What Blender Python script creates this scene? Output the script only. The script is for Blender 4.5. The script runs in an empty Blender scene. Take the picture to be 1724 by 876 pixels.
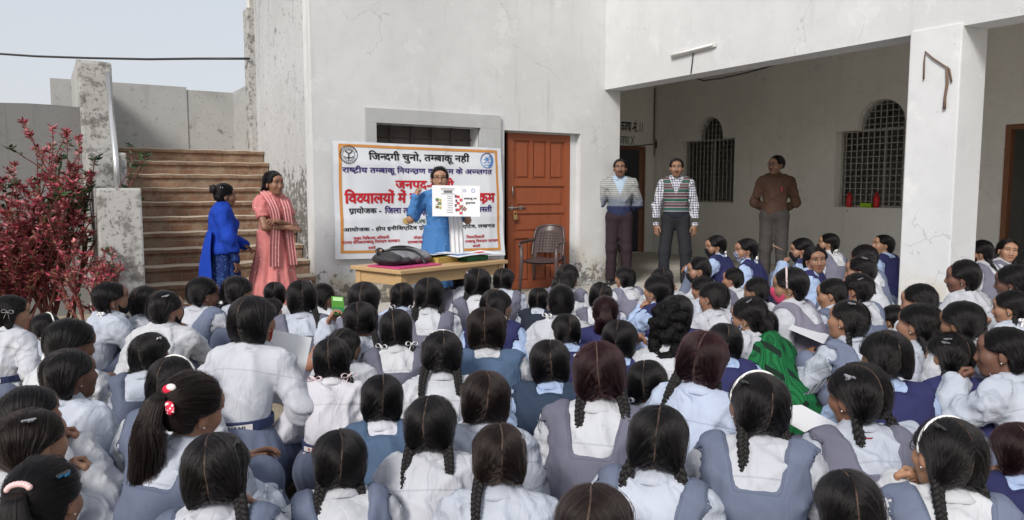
import bpy, bmesh, math, random
import numpy as np
from mathutils import Vector, Matrix, Euler
random.seed(7); RNG = np.random.default_rng(7)
SC = bpy.context.scene
R = math.radians

# ------------------------------------------------------------------ camera, world, sun, exposure
CAM_H, F_PX, PITCH = 1.42, 1260.0, R(5.3)
cam = bpy.data.cameras.new('camera'); cam_ob = bpy.data.objects.new('camera', cam)
SC.collection.objects.link(cam_ob); SC.camera = cam_ob
cam.sensor_width = 36.0; cam.lens = 36.0 * F_PX / 1724.0
cam.clip_start = 0.05; cam.clip_end = 3000.0
cam_ob.location = (0, 0, CAM_H); cam_ob.rotation_euler = (R(90) - PITCH, 0, 0)

SUN_EL, SUN_AZ = R(35), R(204)          # azimuth measured clockwise from +Y, i.e. behind and to the left of the camera
world = bpy.data.worlds.new('World'); SC.world = world; world.use_nodes = True
wn, wl = world.node_tree.nodes, world.node_tree.links
sky = wn.new('ShaderNodeTexSky'); sky.sky_type = 'NISHITA'; sky.sun_disc = False
sky.sun_elevation = SUN_EL; sky.sun_rotation = SUN_AZ
sky.air_density = 1.0; sky.dust_density = 3.5; sky.ozone_density = 1.0; sky.altitude = 100
wmix = wn.new('ShaderNodeMixRGB'); wmix.blend_type = 'MIX'; wmix.inputs[0].default_value = 0.58
wmix.inputs[2].default_value = (11.6, 11.9, 12.5, 1)          # thin white overcast over the blue
wl.new(sky.outputs[0], wmix.inputs[1]); wl.new(wmix.outputs[0], wn['Background'].inputs[0])
wn['Background'].inputs[1].default_value = 0.080
sun = bpy.data.lights.new('sun', 'SUN'); sun.energy = 2.75; sun.angle = R(15); sun.color = (1, .95, .88)
sun_ob = bpy.data.objects.new('sun', sun); SC.collection.objects.link(sun_ob)
sd = Vector((math.sin(SUN_AZ) * math.cos(SUN_EL), math.cos(SUN_AZ) * math.cos(SUN_EL), math.sin(SUN_EL)))
sun_ob.location = sd * 30; sun_ob.rotation_euler = sd.to_track_quat('Z', 'Y').to_euler()
SC.view_settings.view_transform = 'Standard'; SC.view_settings.look = 'None'
SC.view_settings.exposure = 0.12; SC.view_settings.gamma = 1.0; SC.view_settings.use_curve_mapping = False
SC.render.engine = 'CYCLES'; SC.cycles.max_bounces = 8; SC.cycles.diffuse_bounces = 8; SC.cycles.glossy_bounces = 3
SC.cycles.use_denoising = True

# ------------------------------------------------------------------ material helpers
class NT:
    """small node-tree builder"""
    def __init__(s, name):
        s.m = bpy.data.materials.new(name); s.m.use_nodes = True
        s.t = s.m.node_tree; s.b = s.t.nodes['Principled BSDF']
        s.b.inputs['Specular IOR Level'].default_value = 0.3
    def n(s, kind, **kw):
        nd = s.t.nodes.new('ShaderNode' + kind)
        for k, v in kw.items(): setattr(nd, k, v)
        return nd
    def put(s, sock, v):
        if isinstance(v, bpy.types.NodeSocket): s.t.links.new(v, sock)
        elif isinstance(v, (tuple, list)) and len(v) == 3 and sock.type == 'RGBA': sock.default_value = (*v, 1)
        else: sock.default_value = v
    def coord(s, kind='Object', scale=(1, 1, 1), loc=(0, 0, 0)):
        c = s.n('TexCoord'); mp = s.n('Mapping')
        s.put(mp.inputs['Vector'], c.outputs[kind]); mp.inputs['Scale'].default_value = scale; mp.inputs['Location'].default_value = loc
        return mp.outputs[0]
    def noise(s, vec, scale, detail=4, rough=.55, dist=0):
        t = s.n('TexNoise'); s.put(t.inputs['Vector'], vec)
        t.inputs['Scale'].default_value = scale; t.inputs['Detail'].default_value = detail
        t.inputs['Roughness'].default_value = rough; t.inputs['Distortion'].default_value = dist
        return t.outputs['Fac']
    def ramp(s, fac, lo, hi, a=0.0, b=1.0):
        r = s.n('MapRange', interpolation_type='SMOOTHSTEP'); s.put(r.inputs['Value'], fac)
        r.inputs['From Min'].default_value = lo; r.inputs['From Max'].default_value = hi
        r.inputs['To Min'].default_value = a; r.inputs['To Max'].default_value = b
        return r.outputs[0]
    def math(s, op, a, b=0.0, c=None):
        m = s.n('Math', operation=op); s.put(m.inputs[0], a); s.put(m.inputs[1], b)
        if c is not None: s.put(m.inputs[2], c)
        return m.outputs[0]
    def mix(s, fac, a, b, blend='MIX'):
        m = s.n('MixRGB', blend_type=blend); s.put(m.inputs[0], fac); s.put(m.inputs[1], a); s.put(m.inputs[2], b)
        return m.outputs[0]
    def sep(s, vec):
        x = s.n('SeparateXYZ'); s.put(x.inputs[0], vec); return x.outputs
    def comb(s, x, y, z):
        c = s.n('CombineXYZ'); s.put(c.inputs[0], x); s.put(c.inputs[1], y); s.put(c.inputs[2], z); return c.outputs[0]
    def bump(s, h, strength=.3, dist=.01):
        b = s.n('Bump'); s.put(b.inputs['Height'], h); b.inputs['Strength'].default_value = strength; b.inputs['Distance'].default_value = dist
        s.put(s.b.inputs['Normal'], b.outputs[0])
    def fin(s, col, rough=.7, spec=.3):
        s.put(s.b.inputs['Base Color'], col); s.put(s.b.inputs['Roughness'], rough); s.put(s.b.inputs['Specular IOR Level'], spec)
        return s.m

def plain(name, col, rough=.6, spec=.3, var=.12, scale=20, bump=.1, metal=0):
    t = NT(name); v = t.coord(); nz = t.noise(v, scale)
    c = t.mix(nz, tuple(x * (1 - var) for x in col), tuple(min(1, x * (1 + var)) for x in col))
    if bump: t.bump(t.noise(v, scale * 3), bump, .005)
    t.b.inputs['Metallic'].default_value = metal
    return t.fin(c, rough, spec)

def plaster(name, base, dirt=(.13, .12, .11), grime_z=None, spots=.5, streak=.35, warm=None, edge=None, soot=0.0):
    t = NT(name); v = t.coord(); x, y, z = t.sep(v)[:3]
    c = t.mix(t.ramp(t.noise(v, .9, 5), .35, .7), tuple(k * .9 for k in base), base)
    c = t.mix(t.ramp(t.noise(v, 5, 6, .65), .45, .75, 0, .35), c, tuple(k * .8 for k in base))
    st = t.noise(t.coord(scale=(5, 5, .55)), 1.2, 5, .6)                       # rain streaks
    c = t.mix(t.ramp(st, .55, .8, 0, streak), c, tuple(k * .55 for k in base))
    if warm:                                                                 # ochre damp patches low down
        w = t.math('MULTIPLY', t.ramp(z, .9, .15), t.ramp(t.noise(v, 2.3, 4), .4, .6))
        c = t.mix(w, c, warm)
    if grime_z is not None:                                                  # black flaking low band
        g = t.math('ADD', t.ramp(z, grime_z, grime_z - .85, 0, .3), t.noise(v, 11, 8, .72))
        g2 = t.math('ADD', t.ramp(z, grime_z - .3, grime_z - 1.1, 0, .26), t.noise(v, 34, 5, .7))
        c = t.mix(t.ramp(g, .74, .8, 0, .85), c, dirt)
        c = t.mix(t.ramp(g2, .72, .78, 0, .8), c, tuple(k * .8 for k in dirt))
    if soot:
        g3 = t.noise(v, 6, 9, .74); g4 = t.noise(t.coord(loc=(3, 5, 2)), 20, 6, .72)
        c = t.mix(t.ramp(g3, .62 - soot * .2, .72 - soot * .2, 0, .75), c, dirt)
        c = t.mix(t.ramp(g4, .62 - soot * .14, .70 - soot * .14, 0, .7), c, tuple(k * .8 for k in dirt))
    sp = t.noise(v, 16, 2, .5); c = t.mix(t.ramp(sp, .74, .77, 0, spots), c, dirt)
    pt = t.noise(t.coord(loc=(7, 2, 4)), 1.7, 7, .68); c = t.mix(t.ramp(pt, .585, .64, 0, .28), c, tuple(k * .82 for k in base)); c = t.mix(t.ramp(t.noise(t.coord(loc=(1, 9, 3)), 2.6, 7, .66), .60, .63, 0, .30), c, tuple(min(.8, k * 1.14) for k in base))
    wv = t.n('VectorMath', operation='ADD'); nn = t.n('TexNoise'); t.put(nn.inputs['Vector'], v); nn.inputs['Scale'].default_value = 2.2; nn.inputs['Detail'].default_value = 6; t.put(wv.inputs[0], v); t.put(wv.inputs[1], nn.outputs['Color'])
    vo = t.n('TexVoronoi', feature='DISTANCE_TO_EDGE'); t.put(vo.inputs['Vector'], wv.outputs[0]); vo.inputs['Scale'].default_value = .75
    cr = t.math('MULTIPLY', t.ramp(vo.outputs['Distance'], .006, .002), t.ramp(t.noise(t.coord(loc=(4, 4, 8)), .8, 2), .5, .6)); c = t.mix(t.math('MULTIPLY', cr, .32), c, tuple(k * .35 for k in base))
    dr = t.noise(t.coord(scale=(9, 9, .35), loc=(2, 6, 0)), 1.0, 6, .7); c = t.mix(t.math('MULTIPLY', t.ramp(dr, .60, .70, 0, streak), t.ramp(t.noise(v, .7, 2), .45, .6)), c, tuple(k * .5 for k in base))
    h = t.math('ADD', t.noise(v, 7, 8, .6), t.math('MULTIPLY', t.noise(v, 60, 3), .25))
    t.bump(h, .22, .02)
    return t.fin(c, .88, .15)

# ------------------------------------------------------------------ mesh helpers
def link(ob, parent=None):
    SC.collection.objects.link(ob)
    if parent is not None: ob.parent = parent
    return ob
def tag(o, label=None, cat=None, group=None, kind=None):
    if label: o['label'] = label
    if cat: o['category'] = cat
    if group: o['group'] = group
    if kind: o['kind'] = kind
    return o
def empty(name, loc=(0, 0, 0), rz=0, label=None, cat=None, group=None):
    o = bpy.data.objects.new(name, None); link(o); o.location = loc; o.rotation_euler = (0, 0, rz); o.empty_display_size = .1
    return tag(o, label, cat, group)

class MB:
    """collects boxes, prisms and tubes and links them as one mesh object"""
    def __init__(s): s.v = []; s.f = []; s.mi = []; s.sm = []; s.cur = 0
    def add(s, verts, faces, smooth=False):
        b = len(s.v); s.v += [tuple(p) for p in verts]
        s.f += [tuple(b + i for i in f) for f in faces]; s.mi += [s.cur] * len(faces); s.sm += [smooth] * len(faces)
        return s
    def box(s, lo, hi, M=None, bev=0):
        if bev:
            bm = bmesh.new(); bmesh.ops.create_cube(bm, size=1)
            for v in bm.verts: v.co = Vector([lo[i] + (v.co[i] + .5) * (hi[i] - lo[i]) for i in range(3)])
            bmesh.ops.bevel(bm, geom=bm.edges[:], offset=bev, segments=2, affect='EDGES', profile=.6)
            bm.verts.index_update(); vs = [v.co.copy() for v in bm.verts]; fs = [[v.index for v in f.verts] for f in bm.faces]; bm.free()
        else:
            vs = [Vector((x, y, z)) for z in (lo[2], hi[2]) for y in (lo[1], hi[1]) for x in (lo[0], hi[0])]
            fs = [(0, 2, 3, 1), (4, 5, 7, 6), (0, 1, 5, 4), (2, 6, 7, 3), (0, 4, 6, 2), (1, 3, 7, 5)]
        if M is not None: vs = [M @ p for p in vs]
        return s.add(vs, fs)
    def tube(s, pts, rad, n=8, cap=True, flat=1.0, closed=False, smooth=True, up=Vector((0, 0, 1))):
        pts = [Vector(p) for p in pts]; m = len(pts)
        rad = [rad] * m if not hasattr(rad, '__len__') else rad
        vs = []; pu = None
        for i, p in enumerate(pts):
            a, b = (pts[i - 1] if (i or closed) else p), (pts[(i + 1) % m] if (i < m - 1 or closed) else p)
            d = (b - a).normalized()
            u = (pu if pu is not None else (up if abs(d.dot(up)) < .95 else Vector((1, 0, 0))))
            u = (u - d * u.dot(d)).normalized(); w = d.cross(u); pu = u
            for k in range(n):
                an = 2 * math.pi * k / n; vs.append(p + (u * math.cos(an) + w * math.sin(an) * flat) * rad[i])
        fs = [(i * n + k, i * n + (k + 1) % n, ((i + 1) % m) * n + (k + 1) % n, ((i + 1) % m) * n + k)
              for i in range(m if closed else m - 1) for k in range(n)]
        if cap and not closed: fs += [tuple(range(n))[::-1], tuple((m - 1) * n + k for k in range(n))]
        return s.add(vs, fs, smooth)
    def sheet(s, fn, nu, nv, smooth=True):
        vs = [fn(i / nu, j / nv) for j in range(nv + 1) for i in range(nu + 1)]
        fs = [(j * (nu + 1) + i, j * (nu + 1) + i + 1, (j + 1) * (nu + 1) + i + 1, (j + 1) * (nu + 1) + i) for j in range(nv) for i in range(nu)]
        return s.add(vs, fs, smooth)
    def ball(s, c, r, nu=12, nv=8):
        c = Vector(c); r = Vector(r) if hasattr(r, '__len__') else Vector((r, r, r))
        vs = [c + Vector((r.x * math.sin(math.pi * j / nv) * math.cos(2 * math.pi * i / nu), r.y * math.sin(math.pi * j / nv) * math.sin(2 * math.pi * i / nu), r.z * math.cos(math.pi * j / nv)))
              for j in range(nv + 1) for i in range(nu)]
        fs = [(j * nu + i, (j + 1) * nu + i, (j + 1) * nu + (i + 1) % nu, j * nu + (i + 1) % nu) for j in range(nv) for i in range(nu)]
        return s.add(vs, fs, True)
    def mesh(s, name, mats):
        me = bpy.data.meshes.new(name); me.from_pydata(s.v, [], s.f)
        for m in (mats if isinstance(mats, (list, tuple)) else [mats]): me.materials.append(m)
        me.polygons.foreach_set('material_index', s.mi); me.polygons.foreach_set('use_smooth', s.sm); me.update()
        return me
    def build(s, name, mats, parent=None, M=None):
        o = bpy.data.objects.new(name, s.mesh(name, mats)); link(o, parent)
        if M is not None: o.matrix_local = M
        return o

def plate(outer, holes, th, fn):
    """polygon with holes, extruded by th; fn maps (a, b, c) to local coordinates, c in [0, th]"""
    cu = bpy.data.curves.new('plate', 'CURVE'); cu.dimensions = '2D'; cu.fill_mode = 'BOTH'; cu.extrude = th / 2
    for loop in [outer] + holes:
        sp = cu.splines.new('POLY'); sp.points.add(len(loop) - 1); sp.use_cyclic_u = True
        for p, q in zip(sp.points, loop): p.co = (q[0], q[1], 0, 1)
    ob = bpy.data.objects.new('plate', cu); SC.collection.objects.link(ob)
    me = bpy.data.meshes.new_from_object(ob.evaluated_get(bpy.context.evaluated_depsgraph_get()))
    vs = [fn(v.co.x, v.co.y, v.co.z + th / 2) for v in me.vertices]; fs = [tuple(p.vertices) for p in me.polygons]
    bpy.data.objects.remove(ob); bpy.data.curves.remove(cu); bpy.data.meshes.remove(me)
    return vs, fs
def fixnormals(o):
    bm = bmesh.new(); bm.from_mesh(o.data); bmesh.ops.remove_doubles(bm, verts=bm.verts, dist=1e-5)
    bmesh.ops.recalc_face_normals(bm, faces=bm.faces); bm.to_mesh(o.data); bm.free(); return o

# pixel -> world helpers (photograph pixels, 1724 x 876)
def ray(px, py):
    x, y = (px - 862) / F_PX, -(py - 438) / F_PX
    return Vector((x, math.cos(PITCH) + y * math.sin(PITCH), -math.sin(PITCH) + y * math.cos(PITCH)))
def at_depth(px, py, Y):
    d = ray(px, py); return Vector((0, 0, CAM_H)) + d * (Y / d.y)
def at_z(px, py, z):
    d = ray(px, py); return Vector((0, 0, CAM_H)) + d * ((z - CAM_H) / d.z)
TH = R(32.1); CORNER = Vector((1.265, 10.4, 0)); BM = Matrix.Translation(CORNER) @ Matrix.Rotation(TH, 4, 'Z'); BI = BM.inverted()
def bl(px, py, axis, c):
    """pixel on the building-frame plane axis = c"""
    o = BI @ Vector((0, 0, CAM_H)); d = BI.to_3x3() @ ray(px, py); return o + d * ((c - o[axis]) / d[axis])

# ------------------------------------------------------------------ Devanagari / Latin lettering as meshes
_GL = {}
def _raw(body):
    if body in _GL: return _GL[body]
    cu = bpy.data.curves.new('lettering', 'FONT'); cu.body = body; cu.size = 1; cu.resolution_u = 3; cu.fill_mode = 'FRONT'
    ob = bpy.data.objects.new('lettering', cu); SC.collection.objects.link(ob)
    me = bpy.data.meshes.new_from_object(ob.evaluated_get(bpy.context.evaluated_depsgraph_get()))
    vs = [(v.co.x, v.co.y) for v in me.vertices]; fs = [tuple(p.vertices) for p in me.polygons]
    bpy.data.objects.remove(ob); bpy.data.curves.remove(cu); bpy.data.meshes.remove(me)
    _GL[body] = (vs, fs); return vs, fs
def _adv(body):
    a = _raw(body + 'ङ|')[0]; b = _raw('ङ|')[0]
    return max(v[0] for v in a) - max(v[0] for v in b)
def text_mesh(s):
    """tokens: a~ is the half form of a, a^ carries a below-r stroke, a' carries a reph hook; i-matra is typed before its consonant"""
    V, F, x = [], [], 0.0
    toks = []; i = 0
    while i < len(s):
        if i + 1 < len(s) and s[i + 1] in '~^`': toks.append((s[i], s[i + 1])); i += 2
        else:
            if toks and toks[-1][1] == '': toks[-1] = (toks[-1][0] + s[i], '')
            else: toks.append((s[i], ''))
            i += 1
    for body, mk in toks:
        vs, fs = _raw(body); ad = _adv(body)
        if mk == '~':                                                       # cut the stem off on the right
            bm = bmesh.new(); bv = [bm.verts.new((a, b, 0)) for a, b in vs]
            for f in fs:
                try: bm.faces.new([bv[k] for k in f])
                except ValueError: pass
            cut = ad - .15
            bmesh.ops.bisect_plane(bm, geom=bm.verts[:] + bm.edges[:] + bm.faces[:], plane_co=(cut, 0, 0), plane_no=(1, 0, 0), clear_outer=True)
            bm.verts.index_update(); vs = [(v.co.x, v.co.y) for v in bm.verts]; fs = [[v.index for v in f.verts] for f in bm.faces]; bm.free(); ad = cut
        b = len(V); V += [(a + x, c) for a, c in vs]; F += [tuple(b + k for k in f) for f in fs]
        if mk == '^':
            b = len(V); V += [(x + ad - .11, .16), (x + ad - .11, .07), (x + ad - .42, -.13), (x + ad - .42, -.03)]; F.append((b, b + 1, b + 2, b + 3))
        if mk == '`':
            b = len(V); V += [(x + ad - .16, .62), (x + ad - .08, .62), (x + ad + .0, .84), (x + ad - .09, .86)]; F.append((b, b + 1, b + 2, b + 3))
        x += ad
    return V, F, x
def put_text(mb, s, box, fn, bold=0.0, depth=0.0):
    """fit s into box (a0, b0, a1, b1): left, baseline, right, headline; fn maps (a, b) to 3-D.  bold repeats the outline sideways"""
    V, F, w = text_mesh(s)
    sx = (box[2] - box[0]) / w; sy = (box[3] - box[1]) / .62
    offs = [(0, 0)] if not bold else [(-bold, 0), (bold, 0), (0, bold), (0, -bold * .6)]
    for k, (ox, oy) in enumerate(offs):
        mb.add([fn(box[0] + (a + ox) * sx, box[1] + (b + oy) * sy, .0006 * k) for a, b in V], F)

# ------------------------------------------------------------------ setting: ground, apron, building, stairs, walls
M_WALL = plaster('whitewashed_plaster', (.645, .66, .67), grime_z=1.0, spots=.6, streak=.4, warm=(.47, .42, .32))
M_BEAM = plaster('whitewashed_beam', (.63, .645, .665), spots=.5, streak=.25)
M_VER = plaster('dull_veranda_plaster', (.79, .785, .755), grime_z=.45, spots=.7, streak=.25)
M_PIL = plaster('pillar_paint', (.68, .70, .73), spots=.25, streak=.1, warm=(.52, .45, .32))
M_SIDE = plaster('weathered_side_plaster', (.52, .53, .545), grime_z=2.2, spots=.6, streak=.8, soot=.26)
M_SOOT = plaster('mould_blackened_plaster', (.46, .46, .45), spots=.7, streak=.6, soot=.62)
M_LAND = plaster('landing_plaster', (.43, .435, .43), spots=.6, streak=.6, soot=.2)
M_CONC = plaster('grey_cement', (.225, .225, .225), spots=.35, streak=.6, soot=.12)
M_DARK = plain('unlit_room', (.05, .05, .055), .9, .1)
M_FLOOR = plain('worn_cement_floor', (.50, .48, .445), .85, .2, .25, 3, .2)

def ground_mat():
    t = NT('packed_earth_courtyard'); v = t.coord()
    c = t.mix(t.ramp(t.noise(v, .8, 6), .35, .65), (.29, .245, .18), (.39, .335, .26))
    c = t.mix(t.ramp(t.noise(v, 22, 5, .7), .55, .7), c, (.14, .115, .085))
    t.bump(t.noise(v, 30, 6), .4, .02); return t.fin(c, .95, .1)
def step_mat():
    t = NT('bare_brick_steps'); v = t.coord(); x, y, z = t.sep(v)[:3]
    br = t.n('TexBrick'); t.put(br.inputs['Vector'], t.comb(x, z, 0)); br.inputs['Scale'].default_value = 1
    br.inputs['Brick Width'].default_value = .24; br.inputs['Row Height'].default_value = .08; br.inputs['Mortar Size'].default_value = .006
    br.inputs['Color1'].default_value = (.20, .108, .07, 1); br.inputs['Color2'].default_value = (.25, .145, .095, 1); br.inputs['Mortar'].default_value = (.24, .19, .145, 1)
    c = t.mix(t.ramp(t.noise(v, 4, 7, .65), .40, .66), br.outputs[0], (.29, .215, .155))
    c = t.mix(t.ramp(t.noise(v, 14, 5), .55, .72), c, (.15, .105, .075))
    nz = t.n('NewGeometry'); up = t.sep(nz.outputs['True Normal'])[2]
    c = t.mix(t.ramp(up, .5, .8), c, t.mix(t.noise(v, 6, 5), (.40, .33, .26), (.50, .43, .35)))  # upward-facing treads get a paler tone than the risers
    t.bump(t.noise(v, 25, 6), .5, .02); return t.fin(c, .95, .1)

g = MB(); g.sheet(lambda u, v: ((u - .5) * 900, (v - .5) * 900, 0), 6, 6); tag(g.build('ground', ground_mat()), kind='structure')

bld = empty('school_building', CORNER, TH, 'whitewashed school block with arched barred windows, deep veranda and square pillar', 'building')
XL = -4.06; ZT = 6.2; YB = 3.76; XB = 4.40; XE = .28; ZBEAM = bl(1530, 60, 0, 0.0).z; ZC = 4.3; YR = -9.4
def xz(px, py, y=0.0): p = bl(px, py, 1, y); return p.x, p.z
def yz(px, py, x): p = bl(px, py, 0, x); return p.y, p.z
def wall_plate(outer, holes, th, fn, m, name='wall', parent=bld):
    mb = MB(); mb.add(*plate(outer, holes, th, fn)); return fixnormals(mb.build(name, m, parent))

# front wall (with the vent window and the door opening)
dx0, _ = xz(849, 300); dx1, _ = xz(977, 300); _, dzt = xz(905, 222); dz0 = .12
vx0, vzt = xz(631, 207); vx1, _ = xz(806, 207); vz0 = vzt - .30
front = wall_plate([(XL, 0), (0, 0), (0, ZT), (XL, ZT)], [[(dx0, dz0), (dx1, dz0), (dx1, dzt), (dx0, dzt)], [(vx0, vz0), (vx1, vz0), (vx1, vzt), (vx0, vzt)]],
                   .25, lambda a, b, c: (a, c, b), M_WALL)
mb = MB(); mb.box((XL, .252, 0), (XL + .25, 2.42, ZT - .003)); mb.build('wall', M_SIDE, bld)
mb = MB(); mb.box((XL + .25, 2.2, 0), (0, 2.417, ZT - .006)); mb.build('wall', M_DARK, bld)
mb = MB(); mb.box((XE - .278, .252, 0), (XE, YB, ZT - .003)); mb.build('wall', M_VER, bld)
mb = MB(); mb.box((.002, .0, 0), (XE, .25, ZT - .004)); mb.build('pillar', M_WALL, bld)
# veranda: beam, pillars, floor, ceiling, end wall, back wall
mb = MB(); mb.box((.0, YR, ZBEAM), (.30, -.002, ZT - .002)); mb.build('beam', M_BEAM, bld)
py0 = bl(1531, 90, 0, -.02).y; py1 = bl(1618, 90, 0, -.02).y
mb = MB(); mb.box((-.018, py1, 0), (.40, py0, ZBEAM + .03), bev=.012); mb.build('pillar', M_PIL, bld)
mb = MB(); mb.box((-.018, -9.3, 0), (.40, -8.85, ZBEAM + .03), bev=.012); mb.build('pillar', M_PIL, bld)
mb = MB(); mb.box((XL, 0.004, ZC + .003), (XE, 2.19, ZC + .1)); mb.box((XE + .004, YR, ZC), (XB + 3.6, YB + 3.4, ZC + .15)); mb.build('roof', M_VER, bld)
mb = MB(); mb.box((XL - .15, -.12, ZT + .002), (XB + 3.6, YB + 3.4, ZT + .12)); mb.box((-.12, YR, ZT + .002), (XB + 3.6, -.121, ZT + .12)); mb.build('roof', M_BEAM, bld)
mb = MB(); mb.box((XB, YR - .25, 0), (XB + 3.6, YR - .002, ZT)); mb.box((XB + 3.4, YR, 0), (XB + 3.6, YB + 3.4, ZT)); mb.box((-3.0, YB + 3.4, 0), (XB + 3.6, YB + 3.6, ZT)); mb.build('wall', M_VER, bld)
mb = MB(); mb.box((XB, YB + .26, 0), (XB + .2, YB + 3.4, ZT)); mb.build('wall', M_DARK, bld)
# platform in front of the building and veranda floor: one raised cement apron
mb = MB(); mb.box((XL + .02, -1.0, -.1), (-2.4, -.002, .118)); mb.box((-2.4, -7.2, -.1), (-.0, -.002, .118)); mb.box((0.002, YR, -.1), (XB, YB, .121))
tag(mb.build('pavement', M_FLOOR, None, BM), kind='structure')
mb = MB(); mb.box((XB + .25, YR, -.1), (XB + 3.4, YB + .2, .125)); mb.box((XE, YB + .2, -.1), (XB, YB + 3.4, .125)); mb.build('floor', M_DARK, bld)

# end wall with its doorway
ex0, _ = xz(1036, 300, YB); ex1, ezt = xz(1088, 247, YB)
ex0 = max(ex0, XE + .03)
wall_plate([(XE, .1), (XB, .1), (XB, ZT), (XE, ZT)], [[(ex0, .122), (ex1, .122), (ex1, ezt), (ex0, ezt)]], .2, lambda a, b, c: (a, YB + c, b), M_VER)
def arch_window(rx0, rx1, rtop, rbot, ax0, ax1, atop):
    (y0, zt), (y1, _) = yz(rx0, rtop, XB), yz(rx1, rtop, XB); _, zb = yz((rx0 + rx1) / 2, rbot, XB)
    a0, _ = yz(ax0, atop, XB); a1, za = yz(ax1, atop, XB); _, za = yz((ax0 + ax1) / 2, atop, XB)
    return y0, y1, zb, zt, a0, a1, za
W1 = arch_window(1147, 1237, 239, 341, 1172, 1218, 197); W2 = arch_window(1408, 1524, 222, 350, 1444, 1527, 167)
def win_loop(w):
    y0, y1, zb, zt, a0, a1, za = w; c = (a0 + a1) / 2; r = (a0 - a1) / 2; h = za - zt
    arc = [(c + r * math.cos(t), zt + h * max(math.sin(t), 0) ** .8) for t in np.linspace(0, math.pi, 18)]
    return [(y1, zb), (y0, zb), (y0, zt)] + arc + [(y1, zt)]
d2a, d2t = yz(1692, 210, XB); d2b = d2a - 1.05
wall_plate([(YR, .1), (YB + .2, .1), (YB + .2, ZT), (YR, ZT)], [win_loop(W1), win_loop(W2), [(d2b, .13), (d2a, .13), (d2a, d2t), (d2b, d2t)]],
           .25, lambda a, b, c: (XB + c, a, b), M_VER)
M_BAR = plain('rusty_painted_bars', (.42, .41, .385), .6, .4, .3, 30)
def grille(w):
    y0, y1, zb, zt, a0, a1, za = w; c = (a0 + a1) / 2; r = (a0 - a1) / 2; h = za - zt; X = XB + .17
    fr = MB()
    for yy in (y0 - .02, y1 + .02): fr.box((X - .015, yy - .02, zb), (X + .015, yy + .02, zt))
    fr.box((X - .014, y1 + .04, zb), (X + .014, y0 - .04, zb + .035)); fr.box((X - .014, y1 + .04, zt - .02), (X + .014, y0 - .04, zt + .02))
    fr.box((X - .013, c - .018, zb + .036), (X + .013, c + .018, zt - .021))
    wf = fr.build('window', M_BAR, bld); b = MB()
    n = int((y0 - y1) / .095)
    for i in range(1, n):
        yy = y1 + (y0 - y1) * i / n; top = zt - .022
        q = abs(yy - c) / r
        if q < .97: top = zt + h * (math.sqrt(1 - q * q)) ** .8 - .01
        b.box((X - .035, yy - .006, zb + .01), (X - .023, yy + .006, top))
    z = zb + .1
    while z < za - .06:
        ya, yb = y0 - .02, y1 + .02
        if z > zt: q = max(0, 1 - (((z - zt) / h) ** 1.25) ** 2) ** .5; ya, yb = c + r * q, c - r * q
        b.box((X - .05, yb, z - .005), (X - .036, ya, z + .005)); z += .1
    b.build('grille', M_BAR, wf)
    return wf
grille(W1); grille(W2)
M_FRAME = plain('brown_door_frame', (.20, .085, .045), .55, .35, .25, 12)
def doorframe(fn, a0, a1, zt, m=M_FRAME, w=.07):
    mb = MB()
    for lo, hi in (((a0, .125), (a0 + w, zt)), ((a1 - w, .125), (a1, zt)), ((a0 + w, zt - w), (a1 - w, zt))):
        p, q = fn(lo[0], lo[1], .03), fn(hi[0], hi[1], .13)
        mb.box([min(p[i], q[i]) for i in range(3)], [max(p[i], q[i]) for i in range(3)])
    return mb.build('door_frame', m, bld)
doorframe(lambda a, b, c: (XB + c, a, b), d2b, d2a, d2t)
doorframe(lambda a, b, c: (a, YB + c, b), ex0, ex1, ezt)

# red-brown panelled door in the front wall
def door_mat():
    t = NT('red_brown_door_paint'); v = t.coord(scale=(6, 6, .8)); 
    c = t.mix(t.noise(v, 3, 5), (.23, .062, .026), (.31, .088, .038)); c = t.mix(t.ramp(t.noise(t.coord(), 9, 5), .6, .75, 0, .6), c, (.16, .04, .018))
    t.bump(t.noise(v, 12, 4), .15, .004); return t.fin(c, .45, .4)
M_DOOR = door_mat(); M_STEEL = plain('dull_steel', (.35, .34, .32), .4, .5, .2, 30, .05, .8); M_BRASS = plain('old_brass', (.45, .32, .14), .45, .5, .2, 30, .05, .7)
lx0, _ = xz(853, 300, .13); lx1, lzt = xz(965, 228, .13)
lx0 = max(lx0, dx0 + .004); lx1 = min(lx1, dx1 - .1); lzt = min(lzt, dzt - .02)
mb = MB(); z0 = .125; zt = lzt; W = lx1 - lx0; H = zt - z0; rails = [0, .035, .30, .335, .475, .51, .64, .675, .955, 1]
yf, yb = .10, .14
mb.box((lx0, yf + .022, z0), (lx1, yb, zt))
st = .09
mb.box((lx0, yf, z0), (lx0 + st, yf + .021, zt)); mb.box((lx1 - st, yf, z0), (lx1, yf + .021, zt))
for a, b in ((0, .05), (.33, .37), (.49, .535), (.665, .71), (.955, 1)): mb.box((lx0 + st + .001, yf + .001, z0 + a * H), (lx1 - st - .001, yf + .021, z0 + b * H))
pan = [(.05, .33, 3), (.37, .49, 1), (.535, .665, 1), (.71, .955, 3)]
for a, b, k in pan:
    w = (W - 2 * st) / k
    for i in range(k):
        xa, xb = lx0 + st + i * w, lx0 + st + (i + 1) * w
        if i: mb.box((xa - .03, yf + .001, z0 + a * H + .001), (xa + .03, yf + .02, z0 + b * H - .001))
        mb.box((xa + .055, yf + .008, z0 + a * H + .03), (xb - .055, yf + .023, z0 + b * H - .03), bev=.006)
door = mb.build('door', M_DOOR, bld)
mb = MB(); hz = z0 + .50 * H
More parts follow.
